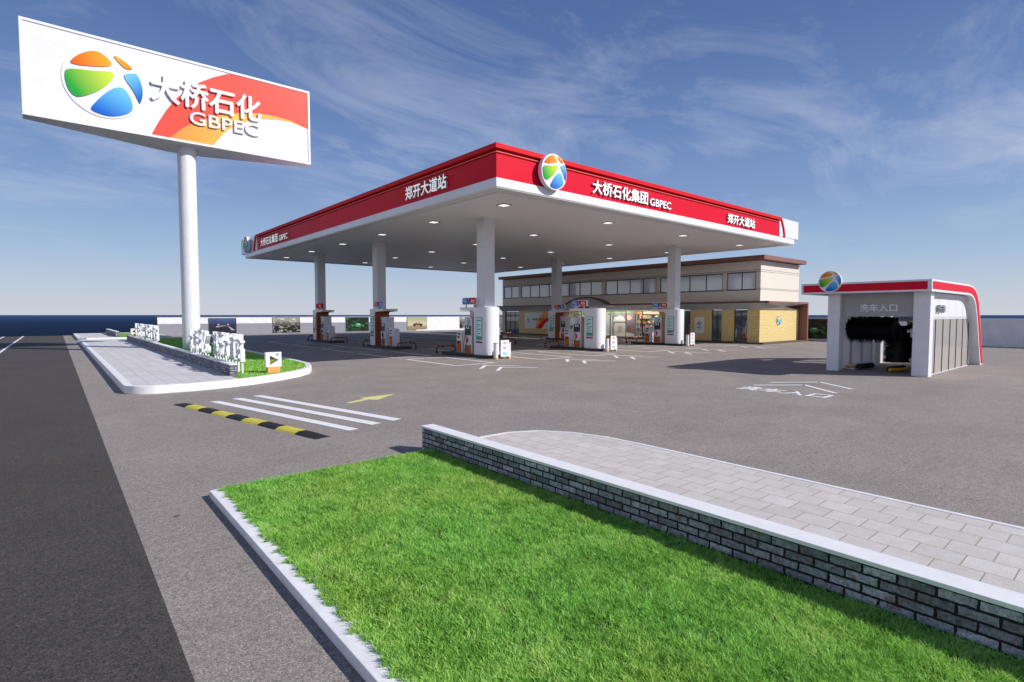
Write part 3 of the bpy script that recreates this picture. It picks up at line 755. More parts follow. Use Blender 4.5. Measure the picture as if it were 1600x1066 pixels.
def make_fuel_sign(kind):
    t = thing('fuel_sign', (0, 0, 0), '', 'sign', 'fuel grade signs on the portals')
    f = frame('W')
    # u right = -y ; sign spans y 1.5 (left) .. .2 (right)
    def both(fn):
        fn(frame('W', (-.07, 0, 0)), -1); fn(frame('E', (.07, 0, 0)), 1)
    mb = MB(frame('W')); mb.prism([(-1.5, 2.86), (-.2, 2.86), (-.2, 3.14)]+arc(-.3, 3.14, .1, 0, 90, 4)[1:]+arc(-1.4, 3.14, .1, 90, 180, 4)+[(-1.5, 3.14)], -.07, .07); mb.build('box', M_SRED if kind == 'red' else M_WHITE, t)
    mb = MB(); mb.box(-.03, .03, 1.2, 1.26, 2.56, 2.87); mb.box(-.03, .03, .45, .51, 2.56, 2.87); mb.build('bracket', M_STEEL, t)
    for fc, sg in (('W', 1), ('E', -1)):
        fr_ = frame(fc, (-.07*sg, 0, 0))
        def X(y0, y1): # local y range to u range
            return (-y1, -y0) if fc == 'W' else (y0, y1)
        if kind != 'red':
            # blue panel near the arch end, red near the column
            ub = X(.88, 1.47); ur = X(.23, .86)
            sl = .09 if fc == 'W' else -.09
            mb = MB(fr_)
            if fc == 'W': mb.prism([(-1.47, 2.89), (-.88+.07, 2.89), (-.88-.09, 3.21), (-1.38, 3.21), (-1.47, 3.12)], 0, .012); mb.build('blue_panel', M_BLUE, t)
            else: mb.prism([(1.47, 2.89), (.88-.07, 2.89), (.88+.09, 3.21), (1.38, 3.21), (1.47, 3.12)], 0, .012); mb.build('blue_panel', M_BLUE, t)
            mb = MB(fr_)
            if fc == 'W': mb.prism([(-.77, 2.89), (-.23, 2.89), (-.23, 3.12), (-.32, 3.21), (-.93, 3.21)], 0, .012)
            else: mb.prism([(.77, 2.89), (.23, 2.89), (.23, 3.12), (.32, 3.21), (.93, 3.21)], 0, .012)
            mb.build('red_panel', M_SRED, t)
            A_, B_ = ('92', '柴油')
            mb = MB(fr_)
            if kind == 'front': l_, r_ = ('92', '柴油')
            else: l_, r_ = ('柴油', '92')
            if fc == 'W': add_text(mb, l_, -1.36, -1.06, 2.96, 3.14, .012, .03, .03); add_text(mb, r_, -.67, -.35, 2.96, 3.14, .012, .03, .03)
            else: add_text(mb, l_, 1.04, 1.34, 2.96, 3.14, .012, .03, .03); add_text(mb, r_, .35, .67, 2.96, 3.14, .012, .03, .03)
            mb.build('lettering', M_WHITE, t)
        else:
            mb = MB(fr_); u = X(.8, 1.2); add_text(mb, '0#', u[0]+.1, u[1]+.1, 2.94, 3.15, 0, .02, .03); mb.build('lettering', M_WHITE, t)
    return t
def make_dispenser():
    t = thing('fuel_dispenser', (0, 0, 0), '', 'fuel pump', 'fuel dispensers under the portals')
    mb = MB(); mb.box(-.34, .34, .82, 1.52, .0, 2.0); mb.build('cabinet', M_CLAD, t, bevel=.02)
    for fc, sx in (('W', -1), ('E', 1)):
        f = frame(fc, (.34*sx, 0, 0)); k = -1 if fc == 'W' else 1
        def U(a, b): return sorted((k*a, k*b))
        mb = MB(f); u = U(.9, 1.44); mb.box(u[0], u[1], .02, .42, .0, .02); lo_ = mb.build('lower_panel', M_ORANGE, t)
        mb = MB(f); mb.prism([(u[0], .42), (u[1], .42), (u[1], .52), (u[1]-.12, .47), ((u[0]+u[1])/2, .445), (u[0]+.12, .46), (u[0], .5)], 0, .022); mb.build('green_swoosh', M_GREEN, t)
        mb = MB(f); mb.box(u[0]+.0, u[1]-.0, 1.02, 1.55, 0, .03); dp = mb.build('display_panel', M_DARK, t)
        mb = MB(f); mb.box(u[0]+.12, u[1]-.12, 1.36, 1.5, .03, .036); mb.build('display', M_SCR2, dp)
        mb = MB(f); mb.box(u[0]+.04, u[1]-.04, 1.62, 1.9, 0, .012); mb.build('upper_panel', M_GREY, t)
        mb = MB(f); add_text(mb, '加油', u[0]+.18, u[1]-.18, 1.925, 1.975, 0, .006, .02); mb.build('lettering', M_TXTK, t)
        # hose from the top down to the nozzle
        y_ = 1.38; x_ = sx*.36
        pts = [(x_, 1.0, 1.88), (x_+sx*.05, 1.02, 1.75), (x_+sx*.09, 1.2, 1.2), (x_+sx*.1, 1.42, .6), (x_+sx*.09, 1.5, .25), (x_+sx*.09, 1.42, .12), (x_+sx*.07, 1.3, .3), (x_+sx*.05, 1.2, .7)]
        P2 = []
        for i in range(len(pts)-1):
            for q in range(4):
                w_ = q/4; w_ = w_*w_*(3-2*w_); P2.append(tuple(pts[i][c]*(1-w_)+pts[i+1][c]*w_ for c in range(3)))
        mb = MB(); mb.tube(P2+[pts[-1]], .016, 8); mb.build('hose', M_BLACK, t, smooth=True)
        mb = MB(); mb.box(x_-.02 if sx > 0 else x_-.08, x_+.08 if sx > 0 else x_+.02, 1.17, 1.23, .62, .86); mb.tube([(x_+sx*.06, 1.2, .84), (x_+sx*.06, 1.26, .92), (x_+sx*.05, 1.34, .9)], .02, 8); mb.build('nozzle', M_SRED if sx < 0 else M_BLACK, t)
    return t
def make_terminal():
    t = thing('payment_terminal', (0, 0, 0), '', 'payment terminal', 'payment terminals at the island ends')
    mb = MB(frame('E')); mb.prism([(1.9, 0), (2.42, 0), (2.42, 1.05), (2.36, 1.2), (1.9, 1.22)], -.26, .26); mb.build('housing', M_CLAD, t, bevel=.02)
    for fc, sx in (('W', -1), ('E', 1)):
        f = frame(fc, (.26*sx, 0, 0)); k = -1 if fc == 'W' else 1
        u = sorted((k*1.96, k*2.36))
        mb = MB(f); mb.box(u[0], u[1], .02, .68, 0, .02); dd = mb.build('orange_door', M_ORANGE, t)
        mb = MB(f); mb.box(u[0]+.08, u[1]-.12, .54, .64, .02, .026); mb.build('slot', M_BLACK, dd)
        mb = MB(f); mb.box(u[0]+.05, u[1]-.05, 1.02, 1.12, 0, .015); mb.build('display', M_DARK, t)
        mb = MB(f); mb.box(u[0]+.06, u[0]+.2, .82, .95, 0, .014, 0); mb.box(u[0]+.22, u[1]-.06, .84, .93, 0, .012, 1); mb.build('keypad', [M_BLACK, M_SIGNOR], t)
    return t
def make_hoop(y):
    t = thing('hoop_barrier', (0, 0, 0), '', 'hoop barrier', 'orange and black hoop barriers at the island ends')
    pts = [(-.68, 0, 0), (-.68, 0, .22)]+[(-.68+.17-.17*math.cos(R(a)), 0, .27+.17*math.sin(R(a))) for a in (0, 30, 60, 90)]
    pts += [(-.51+.17*i, 0, .44) for i in range(1, 6)]
    pts += [(.51+.17*math.sin(R(a)), 0, .27+.17*math.cos(R(a))) for a in (0, 30, 60, 90)]+[(.68, 0, 0)]
    mis = [(i//1) % 2 for i in range(len(pts)-1)]
    mb = MB(); mb.tube(pts, .048, 10, mis=mis); mb.build('hoop', [M_BLACK, M_ORANGE], t, smooth=True)
    return t
def make_bollard():
    t = thing('bollard', (0, 0, 0), '', 'bollard', 'white bollards with orange bands beside the price boards')
    mb = MB(); mb.cyl((0, 0), .115, .1, .80, 20); mb.build('post', M_WHITE, t, smooth=True)
    mb = MB(); mb.cyl((0, 0), .12, .0, .1, 20); mb.build('foot_band', M_SIGNOR, t, smooth=True)
    mb = MB(); mb.cyl((0, 0), .12, .80, .85, 20); mb.cyl((0, 0), .04, .85, .86, 12); mb.build('top_band', M_SIGNOR, t, smooth=True)
    return t
def make_price():
    t = thing('price_board', (0, 0, 0), '', 'price board', 'white fuel price boards at the island noses')
    mb = MB(); mb.box(-.27, .27, -.03, .03, .12, .98); mb.build('panel', M_WHITE, t, bevel=.008)
    for x in (-.2, .2):
        mb = MB(); mb.box(x-.02, x+.02, -.025, .025, 0, .12); mb.build('leg', M_DARK, t)
    f = frame('S', (0, -.03, 0))
    mb = MB(f); add_text(mb, '93', -.12, .1, .76, .9, 0, .008, .03); add_text(mb, '97', -.12, .1, .49, .63, 0, .008, .03); mb.build('lettering', M_TXTR, t)
    mb = MB(f); add_text(mb, '柴油', -.13, .13, .22, .36, 0, .008, .03); mb.build('lettering', M_TXTC, t)
    mb = MB(f); mb.box(-.24, .24, .69, .70, 0, .004); mb.box(-.24, .24, .42, .43, 0, .004); mb.build('divider', M_GREY, t)
    return t

protos = {}
def put(key, maker, loc, rz, label):
    if key not in protos: o = protos[key] = maker()
    else:
        o = copy_tree(protos[key])
    o.location = (*crot(loc[0], loc[1]), loc[2]); o.rotation_euler = (0, 0, rz+CROT); o['label'] = label
    return o
ISL = []
rowname = {0: 'front row', 1: 'middle row', 2: 'rear row'}
lane = {17.9: 'left', 26.75: 'centre', 35.8: 'right'}
for r_, (yy, rz) in enumerate(((23.54, 0.), (35.96, math.pi), (47.0, math.pi))):
    for x in (17.9, 26.75, 35.8):
        if r_ == 2 and x == 26.75: continue
        where = '%s island of the %s' % (lane[x], rowname[r_])
        loc = (x, yy, 0); up = (x, yy, .15)
        put('base', make_base, loc, rz, 'dark raised pump island slab, %s' % where)
        put('portal', make_portal, up, rz, 'white arched pump portal with rounded nose, %s' % where)
        kind = 'front' if r_ == 0 else 'back'
        if r_ == 2 and x == 17.9: kind = 'red'
        put('sign_'+kind, lambda k=kind: make_fuel_sign(k), (x-.42, yy, 0.0), rz, {'front': 'blue and red fuel sign, 92 first, %s', 'back': 'red and blue fuel sign, 92 first, %s', 'red': 'plain red fuel sign, %s'}[kind] % where)
        put('disp', make_dispenser, up, rz, 'white fuel dispenser with dark display and orange lower panel, %s' % where)
        put('term', make_terminal, up, rz, 'white waist-high payment terminal with orange door, %s' % where)
        s_ = 1 if rz == 0 else -1
        put('hoop', lambda: make_hoop(0), (x+.0, yy+s_*3.85, 0), rz, 'orange and black hoop barrier past the payment terminal, %s' % where)
        if r_ > 0: put('hoop', None, (x, yy+1.25, 0), rz, 'orange and black hoop barrier behind the portal nose, %s' % where)
        else:
            put('boll', make_bollard, (x-.55, yy-1.55, 0), 0, 'white bollard left of the price board, %s' % where)
            put('boll', None, (x+.42, yy-1.42, 0), 0, 'white bollard right of the price board, %s' % where)
            put('price', make_price, (x-.02, yy-1.62, 0), 0, 'white price board reading 93, 97 and 柴油, %s' % where)

# ------------------------------------------------------------------ perimeter walls and posters
t = thing('boundary_wall', (30, 69.3, 0), 'long white rear boundary wall behind the canopy', 'wall', 'white boundary walls')
mb = MB(); mb.box(8.4-30, 52.2-30, -.1, .1, 0, 2.0); mb.build('wall', M_WALLW, t)
mb = MB(); mb.box(8.4-30, 40.-30, -.125, -.1, 0.0, 1.3); mb.build('lower_band', painted('grey_lower_band', (.27, .27, .31), .8, .06), t)  # separate grey strip along the lower part of the rear wall
mb = MB(); mb.box(8.36-30, 52.24-30, -.14, .14, 2.0, 2.04); mb.build('coping', M_WHITE, t)
t = thing('boundary_wall', (52.1, 30, 0), 'long white side boundary wall behind the car wash', 'wall', 'white boundary walls')
mb = MB(); mb.box(-.1, .1, -40, 39.18, 0, 2.0); mb.build('wall', M_WALLW, t)
mb = MB(); mb.box(-.14, .14, -40, 39.14, 2.0, 2.04); mb.build('coping', M_WHITE, t)

def picture(name, stops, scale, zl=None, seed=0., horizon=None):
    m = mat(name, (.1, .1, .1), .35, coat=.3); N = NT(m)
    tc = N.n('ShaderNodeTexCoord').outputs['Object']
    mp = N.n('ShaderNodeMapping'); mp.inputs['Location'].default_value = (seed, seed*1.7, seed*.3); mp.inputs['Scale'].default_value = (1, 1, 1.6); N.l(tc, mp.inputs[0])
    n = N.noise(mp.outputs[0], scale, 6, .7, .8)
    c = N.ramp(n, stops)
    if horizon:
        sp = N.n('ShaderNodeSeparateXYZ'); N.l(tc, sp.inputs[0])
        f = N.ramp(N.math('MULTIPLY_ADD', sp.outputs[2], .55, 0.), horizon)
        c = N.mix(c, f, .55 if name == 'forest_print' else .75)
    N.color(c); return m
night = picture('night_road_print', [(.4, (.004, .005, .012)), (.62, (.05, .06, .10)), (.8, (.3, .2, .15))], 2.2, seed=2., horizon=[(.3, (.01, .01, .015)), (.6, (.015, .02, .06)), (.95, (.06, .10, .25))])
wood = picture('forest_print', [(.47, (.003, .003, .003)), (.54, (.02, .025, .012)), (.57, (.7, .68, .6)), (.8, (.8, .72, .66))], 1.9, seed=5., horizon=[(0, (0, 0, 0)), (.5, (.008, .008, .006)), (.62, (.10, .10, .08)), (.95, (.55, .52, .46))])
greenc = picture('green_car_print', [(.48, (.003, .006, .004)), (.58, (.01, .05, .02)), (.66, (.03, .26, .07)), (.8, (.45, .7, .6))], 1.7, seed=9.)
dusk = picture('dusk_print', [(.3, (.25, .18, .10)), (.6, (.55, .45, .28)), (.8, (.8, .72, .5))], 3., seed=3., horizon=[(.15, (.28, .15, .06)), (.38, (.30, .18, .08)), (.42, (.62, .55, .34)), (.95, (.35, .40, .26))])
def poster(facing, o, w, z0, z1, m, label, car=None, night_=False):
    t = thing('wall_poster', o, label, 'poster', 'framed posters on the boundary walls')
    f = frame(facing)
    mb = MB(f); mb.box(-w/2-.04, w/2+.04, z0-.04, z1+.04, 0, .03); mb.build('frame', M_DARK, t)
    mb = MB(f); mb.box(-w/2, w/2, z0, z1, .03, .034); pr_ = mb.build('print', m, t)
    if night_:
        mb = MB(f); zc = z0+(z1-z0)*.5
        for u_ in (-.45, .55): mb.prism([(u_+.09*math.cos(a*.524), zc+.16+.09*math.sin(a*.524)) for a in range(12)], .034, .038, 0)
        mb.prism([(-.7, zc-.16), (.35, zc+.02), (.35, zc+.06), (-.7, zc-.02)], .034, .037, 1); mb.prism([(.5, zc+.02), (.56, zc+.02), (1.3, zc-.5), (.9, zc-.5)], .034, .037, 1)
        mb.build('lamp_print', [M_SIGNOR, mat('print_glow', (.35, .32, .38), .5)], pr_)
    if car:
        h = (z1-z0); c = z0+h*.38
        body = [(-.42, -.07), (-.44, .0), (-.36, .06), (-.22, .09), (-.12, .17), (.10, .17), (.22, .09), (.38, .06), (.44, 0), (.42, -.07)]
        mb = MB(f); mb.prism([(x*w*.6+car[1], c+y*h*1.05) for x, y in body], .034, .038, 0)
        for q in (-.26, .26): mb.prism([(q*w*.6+car[1]+.11*h*math.cos(a*.524), c-.07*h+.11*h*math.sin(a*.524)) for a in range(12)], .034, .040, 1)
        mb.prism([(-.1*w*.6+car[1], c+.10*h), (-.06*w*.6+car[1], c+.15*h), (.08*w*.6+car[1], c+.15*h), (.14*w*.6+car[1], c+.10*h)], .038, .041, 2)
        mb.build('car_print', [car[0], M_BLACK, M_SCR2], pr_)
M_CARG = mat('print_green', (.02, .28, .07), .4); M_CARS = mat('print_silver', (.10, .10, .11), .4); M_CARD = mat('print_brown', (.09, .06, .04), .4)
poster('S', (14.7, 69.17, 0), 2.8, .15, 1.88, night, 'dark poster of a road at night beside the sign pole', night_=True)
poster('S', (21.8, 69.17, 0), 3.2, .15, 1.92, wood, 'dark poster of black trees against white sky, left of the pumps')
poster('S', (31.0, 69.17, 0), 3.2, .15, 1.95, greenc, 'dark poster of a green car, between two pump islands', (M_CARG, .1))
poster('S', (40.1, 69.17, 0), 3.2, .25, 1.95, dusk, 'golden poster of a car on open ground at dusk', (M_CARD, .1))
poster('S', (48.9, 69.19, 0), 2.6, .25, 1.95, wood, 'dark framed poster on the rear wall just beyond the nearest dispenser')
poster('W', (51.99, 19.6, 0), 3.0, .22, 1.9, greenc, 'dark poster of a green car between shop and car wash', (M_CARG, -.3))

# ------------------------------------------------------------------ shop building
BX, BY = 42.33, 20.22; BX1 = 49.4; BY1 = 52.3
t = thing('shop_building', (46, 36, 0), 'long two-storey shop with brown roof edges, beige upper floor and yellow timber ground floor', 'building')
TX, TY = 46., 36.
def B(mb, x0, x1, y0, y1, z0, z1, mi=0): mb.box(x0-TX, x1-TX, y0-TY, y1-TY, z0, z1, mi); return mb
W0 = frame('W', (BX-TX, -TY, 0))
B(MB(), BX-.68, BX1+1.2, BY-.62, BY1+.4, 0, .13).build('plinth', M_PLINTH, t)
# ground floor wall pieces facing west, leaving openings
opens = [(49.14, 51.79, 'd'), (29.5, 41.2, 's'), (26.3, 28.9, 'd'), (23.4, 24.31, 'd'), (21.22, 22.34, 'd')]
ys = sorted([(a, b) for a, b, _ in opens]); cur = BY
for a_, b_ in ys:
    B(MB(), BX, BX+.3, cur, a_, .13, 2.72).build('timber_wall', M_WOOD, t); cur = b_
B(MB(), BX, BX+.3, cur, BY1, .13, 2.72).build('timber_wall', M_WOOD, t)
B(MB(), BX+.3, BX1, BY, BY+.3, .13, 2.72).build('timber_wall', M_WOOD, t)
# glass doors
def glazed(y0, y1, z0, z1, n, m, setback=.12, nm='door', dark=True, fr_w=.045, panes=None):
    mb = MB(); X = BX+setback
    B(mb, X, X+.06, y0, y1, z1-.05, z1); B(mb, X, X+.06, y0, y1, z0, z0+.05)
    us = [y0+(y1-y0)*k/n for k in range(n+1)] if panes is None else [y0]+panes+[y1]
    for k, u in enumerate(us):
        a_ = u if k == 0 else (u-fr_w if k == len(us)-1 else u-fr_w/2)
        B(mb, X-.003, X+.063, a_, a_+fr_w, z0+.05, z1-.05)
    o = mb.build(nm, M_FRAME if dark else M_STEEL, t)
    mb = MB(); B(mb, X+.02, X+.035, y0+.01, y1-.01, z0+.04, z1-.04); mb.build('pane', m, o)
    return o
M_INT = painted('interior_paint', (.45, .43, .40), .8); M_INTD = painted('interior_dark', (.07, .075, .085), .8)
for y0, y1, k in opens:
    if k == 'd': 
        o = glazed(y0, y1, .13, 2.68, 3 if y1-y0 > 2 else 2, M_GLASSD, nm='door')
        mb = MB(); yc = y0+.12; B(mb, BX+.02, BX+.06, yc, yc+.03, .8, 1.5); mb.build('handle', M_STEEL, o)
    else: glazed(y0, y1, .13, 2.68, 6, M_CLEAR, nm='shop_window', dark=True, fr_w=.06)
# interior of the shop behind the window
mb = MB(); B(mb, BX+2.6, BX+2.7, 29.2, 41.5, .13, 2.7); B(mb, BX+.3, BX+2.6, 29.2, 29.3, .13, 2.7); B(mb, BX+.3, BX+2.6, 41.4, 41.5, .13, 2.7); B(mb, BX+.3, BX+2.6, 29.3, 41.4, .13, .16); mb.build('interior', M_INT, t)
M_SHOPL = mat('shop_lamp', (.9, .9, .9), .4, emit=(1, .97, .9), es=30.)
for yy_ in (31.2, 34.6, 38.4): B(MB(), BX+.42, BX+.62, yy_-1.3, yy_+1.3, 2.64, 2.68).build('shop_lamp', M_SHOPL, t)
M_MAUVE = mat('mural_mauve', (.25, .19, .21), .6); M_MGREEN = mat('mural_green', (.30, .55, .16), .6); M_MPALE = mat('mural_pale', (.62, .64, .62), .6); M_MLIME = mat('mural_lime', (.62, .74, .38), .6)
M_MPINK = mat('mural_peach', (.80, .45, .30), .6); M_MOR = mat('header_orange', (.85, .35, .08), .6); M_MTAN = mat('mural_tan', (.50, .42, .30), .6); M_MTEAL = mat('mural_teal', (.20, .42, .30), .6)
fw = frame('W', (BX+1.25-TX, -TY, 0))
mb = MB(fw)  # mural: u=-y
mb.prism([(-35.9, .2), (-33.15, .2), (-33.15, 2.66), (-35.9, 2.66)], 0, .02, 0)
mb.prism([(-35.9, 2.50), (-33.15, 2.50), (-33.15, 2.66), (-35.9, 2.66)], .02, .03, 1)
mb.prism([(-35.85, 1.62), (-34.15, 1.62), (-34.6, 2.1), (-35.0, 2.22), (-35.4, 2.08), (-35.7, 2.05)], .02, .03, 2)
mb.prism([(-35.5, 1.5), (-34.15, 1.5), (-34.15, 1.62), (-35.5, 1.62)], .03, .04, 3)
mb.prism([(-35.75, .2), (-33.2, .2), (-33.2, .42), (-34.1, .55), (-34.2, 1.5), (-35.5, 1.5), (-35.75, 1.3)], .02, .03, 2)
mb.prism([(-35.3, .5), (-34.7, .5), (-34.7, 1.2), (-35.3, 1.2)], .03, .04, 5)
mb.prism([(-34.15, .6), (-33.6, .6), (-33.6, 1.2), (-34.15, 1.2)], .03, .04, 6)
mb.prism([(-33.85+.3*math.cos(a*.524), 2.0+.26*math.sin(a*.524)) for a in range(12)], .02, .035, 4)
mb.prism([(-35.4+.3*math.cos(a*.524), 2.36+.09*math.sin(a*.524)) for a in range(12)], .02, .035, 7)
mb.build('mural', [M_MAUVE, M_MGREEN, M_MPALE, M_BROWN, M_MPINK, M_MTAN, M_BROWNL, M_MTEAL], t)
mb = MB(fw)
mb.prism([(-41.3, .2), (-36.0, .2), (-36.0, 2.66), (-41.3, 2.66)], 0, .02, 0)
mb.prism([(-41.3, 2.25), (-36.0, 2.25), (-36.0, 2.66), (-41.3, 2.66)], .02, .03, 1)
for i in range(7):
    u = -41+i*.72; mb.prism([(u, 2.25), (u+.5, 2.25), (u+.4, 2.4), (u+.25, 2.47), (u+.1, 2.4)], .03, .04, 2+i % 3)
mb.build('mural', [M_MPALE, M_MLIME, M_MTEAL, M_MAUVE, M_MTAN], t)
mb = MB(fw); mb.box(-33.1, -29.6, 2.38, 2.66, 0, .03, 0); mb.box(-33.1, -32.45, 2.38, 2.66, .03, .04, 1); mb.build('header_strip', [M_MPINK, M_MOR], t)
# shelves
def shelf(y, x, label):
    s = thing('display_shelf', (x, y, .17), label, 'shelf', 'stocked shelves inside the shop')
    mb = MB(); mb.box(-.02, .3, -1.5, 1.5, 0, .1)
    for k in range(4): mb.box(-.1, .3, -1.5, 1.5, .45*k+.42, .45*k+.45)
    mb.box(.28, .3, -1.5, 1.5, .1, 2.05); mb.box(-.1, .3, -1.53, -1.5, 0, 2.05); mb.box(-.1, .3, 1.5, 1.53, 0, 2.05); mb.build('frame', M_MPALE, s)
    mb = MB(); cs = [M_MOR, M_SRED, M_BLACK, M_MTAN, M_GREEN, M_WHITE, M_BROWNL]
    for k in range(4):
        y_ = -1.42
        while y_ < 1.35:
            w_ = random.uniform(.1, .22); h_ = random.uniform(.16, .34); mb.box(-.07, .18, y_, y_+w_*.85, .45*k+.45 if k else .1, (.45*k+.45 if k else .1)+h_, random.randrange(7)); y_ += w_
    g_ = mb.build('goods', cs, s); g_['kind'] = 'stuff'
shelf(31.2, BX+1.0, 'stocked white shelf behind the shop window nearest the right column'); 
# eave / canopy over ground floor: brown bar + sloped silver soffit, with an arch
EY0, EY1 = BY-.7, BY1+.15; EX = BX-.72
z0e, z1e = 3.22, 3.38
mb = MB(W0); ar = [(-41.0, 3.22)]+[(-41.0+5.9*(i/16), 3.22+.78*math.sin(math.pi*i/16)**.85) for i in range(1, 16)]+[(-35.1, 3.22)]
outer = [(-EY1, 3.22)]+[(u, v) for u, v in ar]+[(-EY0, 3.22)]
for i in range(len(outer)-1):
    a_, b_ = outer[i], outer[i+1]; mb.prism([a_, b_, (b_[0], b_[1]+.15), (a_[0], a_[1]+.15)], 0.02, .72)
mb.build('eave', M_BROWN, t)
mb = MB(W0); mb.prism(ar, .30, .62)
mb.build('arch_face', mat('arch_grey', (.36, .37, .40), .4), t)
# sloped silver band (top at x=EX+.05, bottom at wall face)
def slope(mb, p0, p1, q0, q1): # top edge p0-p1, bottom edge q0-q1
    mb.add([(*[c-d for c, d in zip(p, (TX, TY, 0))],) for p in (p0, p1, q1, q0)], [(0, 1, 2, 3)])
mb = MB()
slope(mb, (EX+.06, BY-.62, 3.22), (EX+.06, EY1-.05, 3.22), (BX-.03, BY-.03, 2.72), (BX-.03, BY1-.0, 2.72))
slope(mb, (BX1+.1, BY-.62, 3.22), (EX+.06, BY-.62, 3.22), (BX-.03, BY-.03, 2.72), (BX1+.1, BY-.03, 2.72))
o = mb.build('sloped_soffit', M_SILVER, t); sd = o.modifiers.new('s', 'SOLIDIFY'); sd.thickness = .03
B(MB(), BX-.72+.02, BX1+.3, EY0, BY-.02, 3.22, 3.37).build('eave', M_BROWNL, t)
B(MB(), BX1+.1, BX1+.3, BY-.7, BY+3.5, .13, 3.219).build('end_fin', M_BROWNL, t)
# upper floor
mb = MB(); X = BX+.05
wins = [(49.2, 52.0, [50.6]), (36.35, 48.8, [47.25, 45.65, 44.1, 42.55, 40.95, 39.4, 37.85]), (29.9, 35.9, [34.44, 32.89, 31.33]), (23.4, 29.46, [28.4, 26.45, 24.9]), (20.6, 23.0, [21.75])]
B(mb, X, BX1, BY+.02, BY1, 5.69, 6.56); B(mb, X, BX1, BY+.02, BY1, 3.30, 4.29)
B(mb, X+.5, BX1, BY+.02, BY1, 4.29, 5.69)
cur = BY+.02
for a_, b_, _ in sorted(wins):
    B(mb, X, X+.5, cur, a_, 4.29, 5.69); cur = b_
B(mb, X, X+.5, cur, BY1, 4.29, 5.69)
mb.build('upper_wall', M_STONE, t)
for a_, b_, ms in wins:
    mb = MB(); B(mb, X-.012, X+.09, a_-.0, b_+.0, 4.29, 4.345); B(mb, X-.012, X+.09, a_, b_, 5.64, 5.69)
    for u in [a_]+[q-.02 for q in ms]+[b_-.04]: B(mb, X-.008, X+.086, u, u+.04, 4.345, 5.64)
    fo = mb.build('window', M_FRAME, t)
    mb = MB(); B(mb, X+.05, X+.06, a_+.02, b_-.02, 4.32, 5.66); mb.build('pane', M_GLASS, fo)
mb = MB(); B(mb, BX-.005+.05, BX+.049, BY, BY1, 4.25, 4.28); B(mb, BX-.005+.05, BX+.049, BY, BY1, 5.70, 5.73)
B(mb, X, BX1, BY+.012, BY+.019, 4.28, 4.30); B(mb, X, BX1, BY+.012, BY+.019, 5.69, 5.71); mb.build('wall_joint', M_FRAME, t)
B(MB(), BX-.5, BX1+.15, BY-.5, BY1+.15, 6.60, 6.92).build('roof', M_BROWNL, t)
# signage
mb = MB(W0); add_text(mb, '便利店', -34.4, -33.0, 2.88, 3.18, .60, .66, .03); add_text(mb, '郑开大道', -32.85, -32.1, 2.86, 3.0, .60, .66, .03); mb.build('lettering', M_WHITE, t)
mb = MB(W0); mb.prism([(-38.15+.75*math.cos(a*.2617), 3.02+.26*math.sin(a*.2617)) for a in range(24)], .62, .66, 0)
mb.prism([(-38.15+.66*math.cos(a*.2617), 3.02+.19*math.sin(a*.2617)) for a in range(24)], .66, .68, 1)
mb.prism([(-38.2, 3.3), (-37.7, 3.26), (-37.95, 3.5), (-38.25, 3.55)], .62, .68, 2); mb.build('bakery_sign', [M_SIGNOR, M_BROWNL, M_GREEN], t)
# banner
fb = frame('W', (BX-TX, -TY, 0))
mb = MB(fb); mb.box(-48.1, -41.6, .72, 2.52, .0, .03, 0); bn = mb.build('banner', M_WHITE, t)
mb = MB(fb); mb.prism([(-46.3, .73), (-46.1, 1.2), (-45.8, 1.7), (-45.4, 2.15), (-44.9, 2.51), (-43.2, 2.51), (-43.9, 2.2), (-44.5, 1.75), (-45.0, 1.3), (-45.35, .9), (-45.5, .73)], .03, .034, 0)
mb.prism([(-46.0, .735), (-45.6, 1.2), (-45.1, 1.6), (-44.5, 1.9), (-43.7, 2.05), (-43.7, 1.75), (-44.3, 1.55), (-44.7, 1.25), (-45.0, .9), (-45.1, .735)], .034, .038, 1); mb.build('banner_arcs', [M_MOR, M_SRED], bn)
mb = MB(fb); add_text(mb, '绿色品质 大桥石化', -46.75, -42.6, 1.66, 1.92, .04, .045, .03); add_text(mb, '大桥石化', -47.8, -47.1, 1.42, 1.52, .03, .035, .03); mb.build('lettering', M_TXTK, bn)
emblem('emblem', frame('W', (BX-TX-.03, 47.45-TY, 1.8)), .2, .004, bn)
mb = MB(fb); mb.box(-25.87, -24.98, .72, 2.1, 0, .04); po = mb.build('poster_board', M_WHITE, t)
emblem('emblem', frame('W', (BX-TX-.04, 25.42-TY, 1.58)), .22, .004, po)
mb = MB(fb); add_text(mb, '大桥石化', -25.72, -25.12, 1.16, 1.28, .04, .046, .03); add_text(mb, 'GBPEC', -25.6, -25.25, 1.04, 1.1, .04, .046, .02); mb.build('lettering', M_TXTK, po)
emblem('emblem', frame('S', (45.6-TX, BY-TY-.0, 1.88)), .42, .05, t)

# ------------------------------------------------------------------ car wash
KX, KY = 28., 7.4
t = thing('car_wash', (KX, KY, 0), 'white car wash with red roof band curving down to the ground at the far end', 'car wash')
def K(mb, x0, x1, y0, y1, z0, z1, mi=0): mb.box(x0-KX, x1-KX, y0-KY, y1-KY, z0, z1, mi); return mb
outer = [(23.8, 3.57), (29.6, 3.57), (30.3, 3.53), (30.85, 3.42), (31.25, 3.24), (31.6, 2.95), (31.85, 2.6), (32.1, 2.05), (32.5, 1.05), (32.9, 0)]
inner = [(32.42, 0), (31.95, 1.0), (31.5, 1.98), (31.2, 2.5), (30.95, 2.78), (30.6, 3.0), (30.2, 3.1), (29.6, 3.14), (23.8, 3.14)]
def strip_poly(mb, o_, i_, w0, w1, mi=0):
    # o_ and i_ same count, same direction
    for k in range(len(o_)-1): mb.prism([o_[k], i_[k], i_[k+1], o_[k+1]], w0, w1, mi)
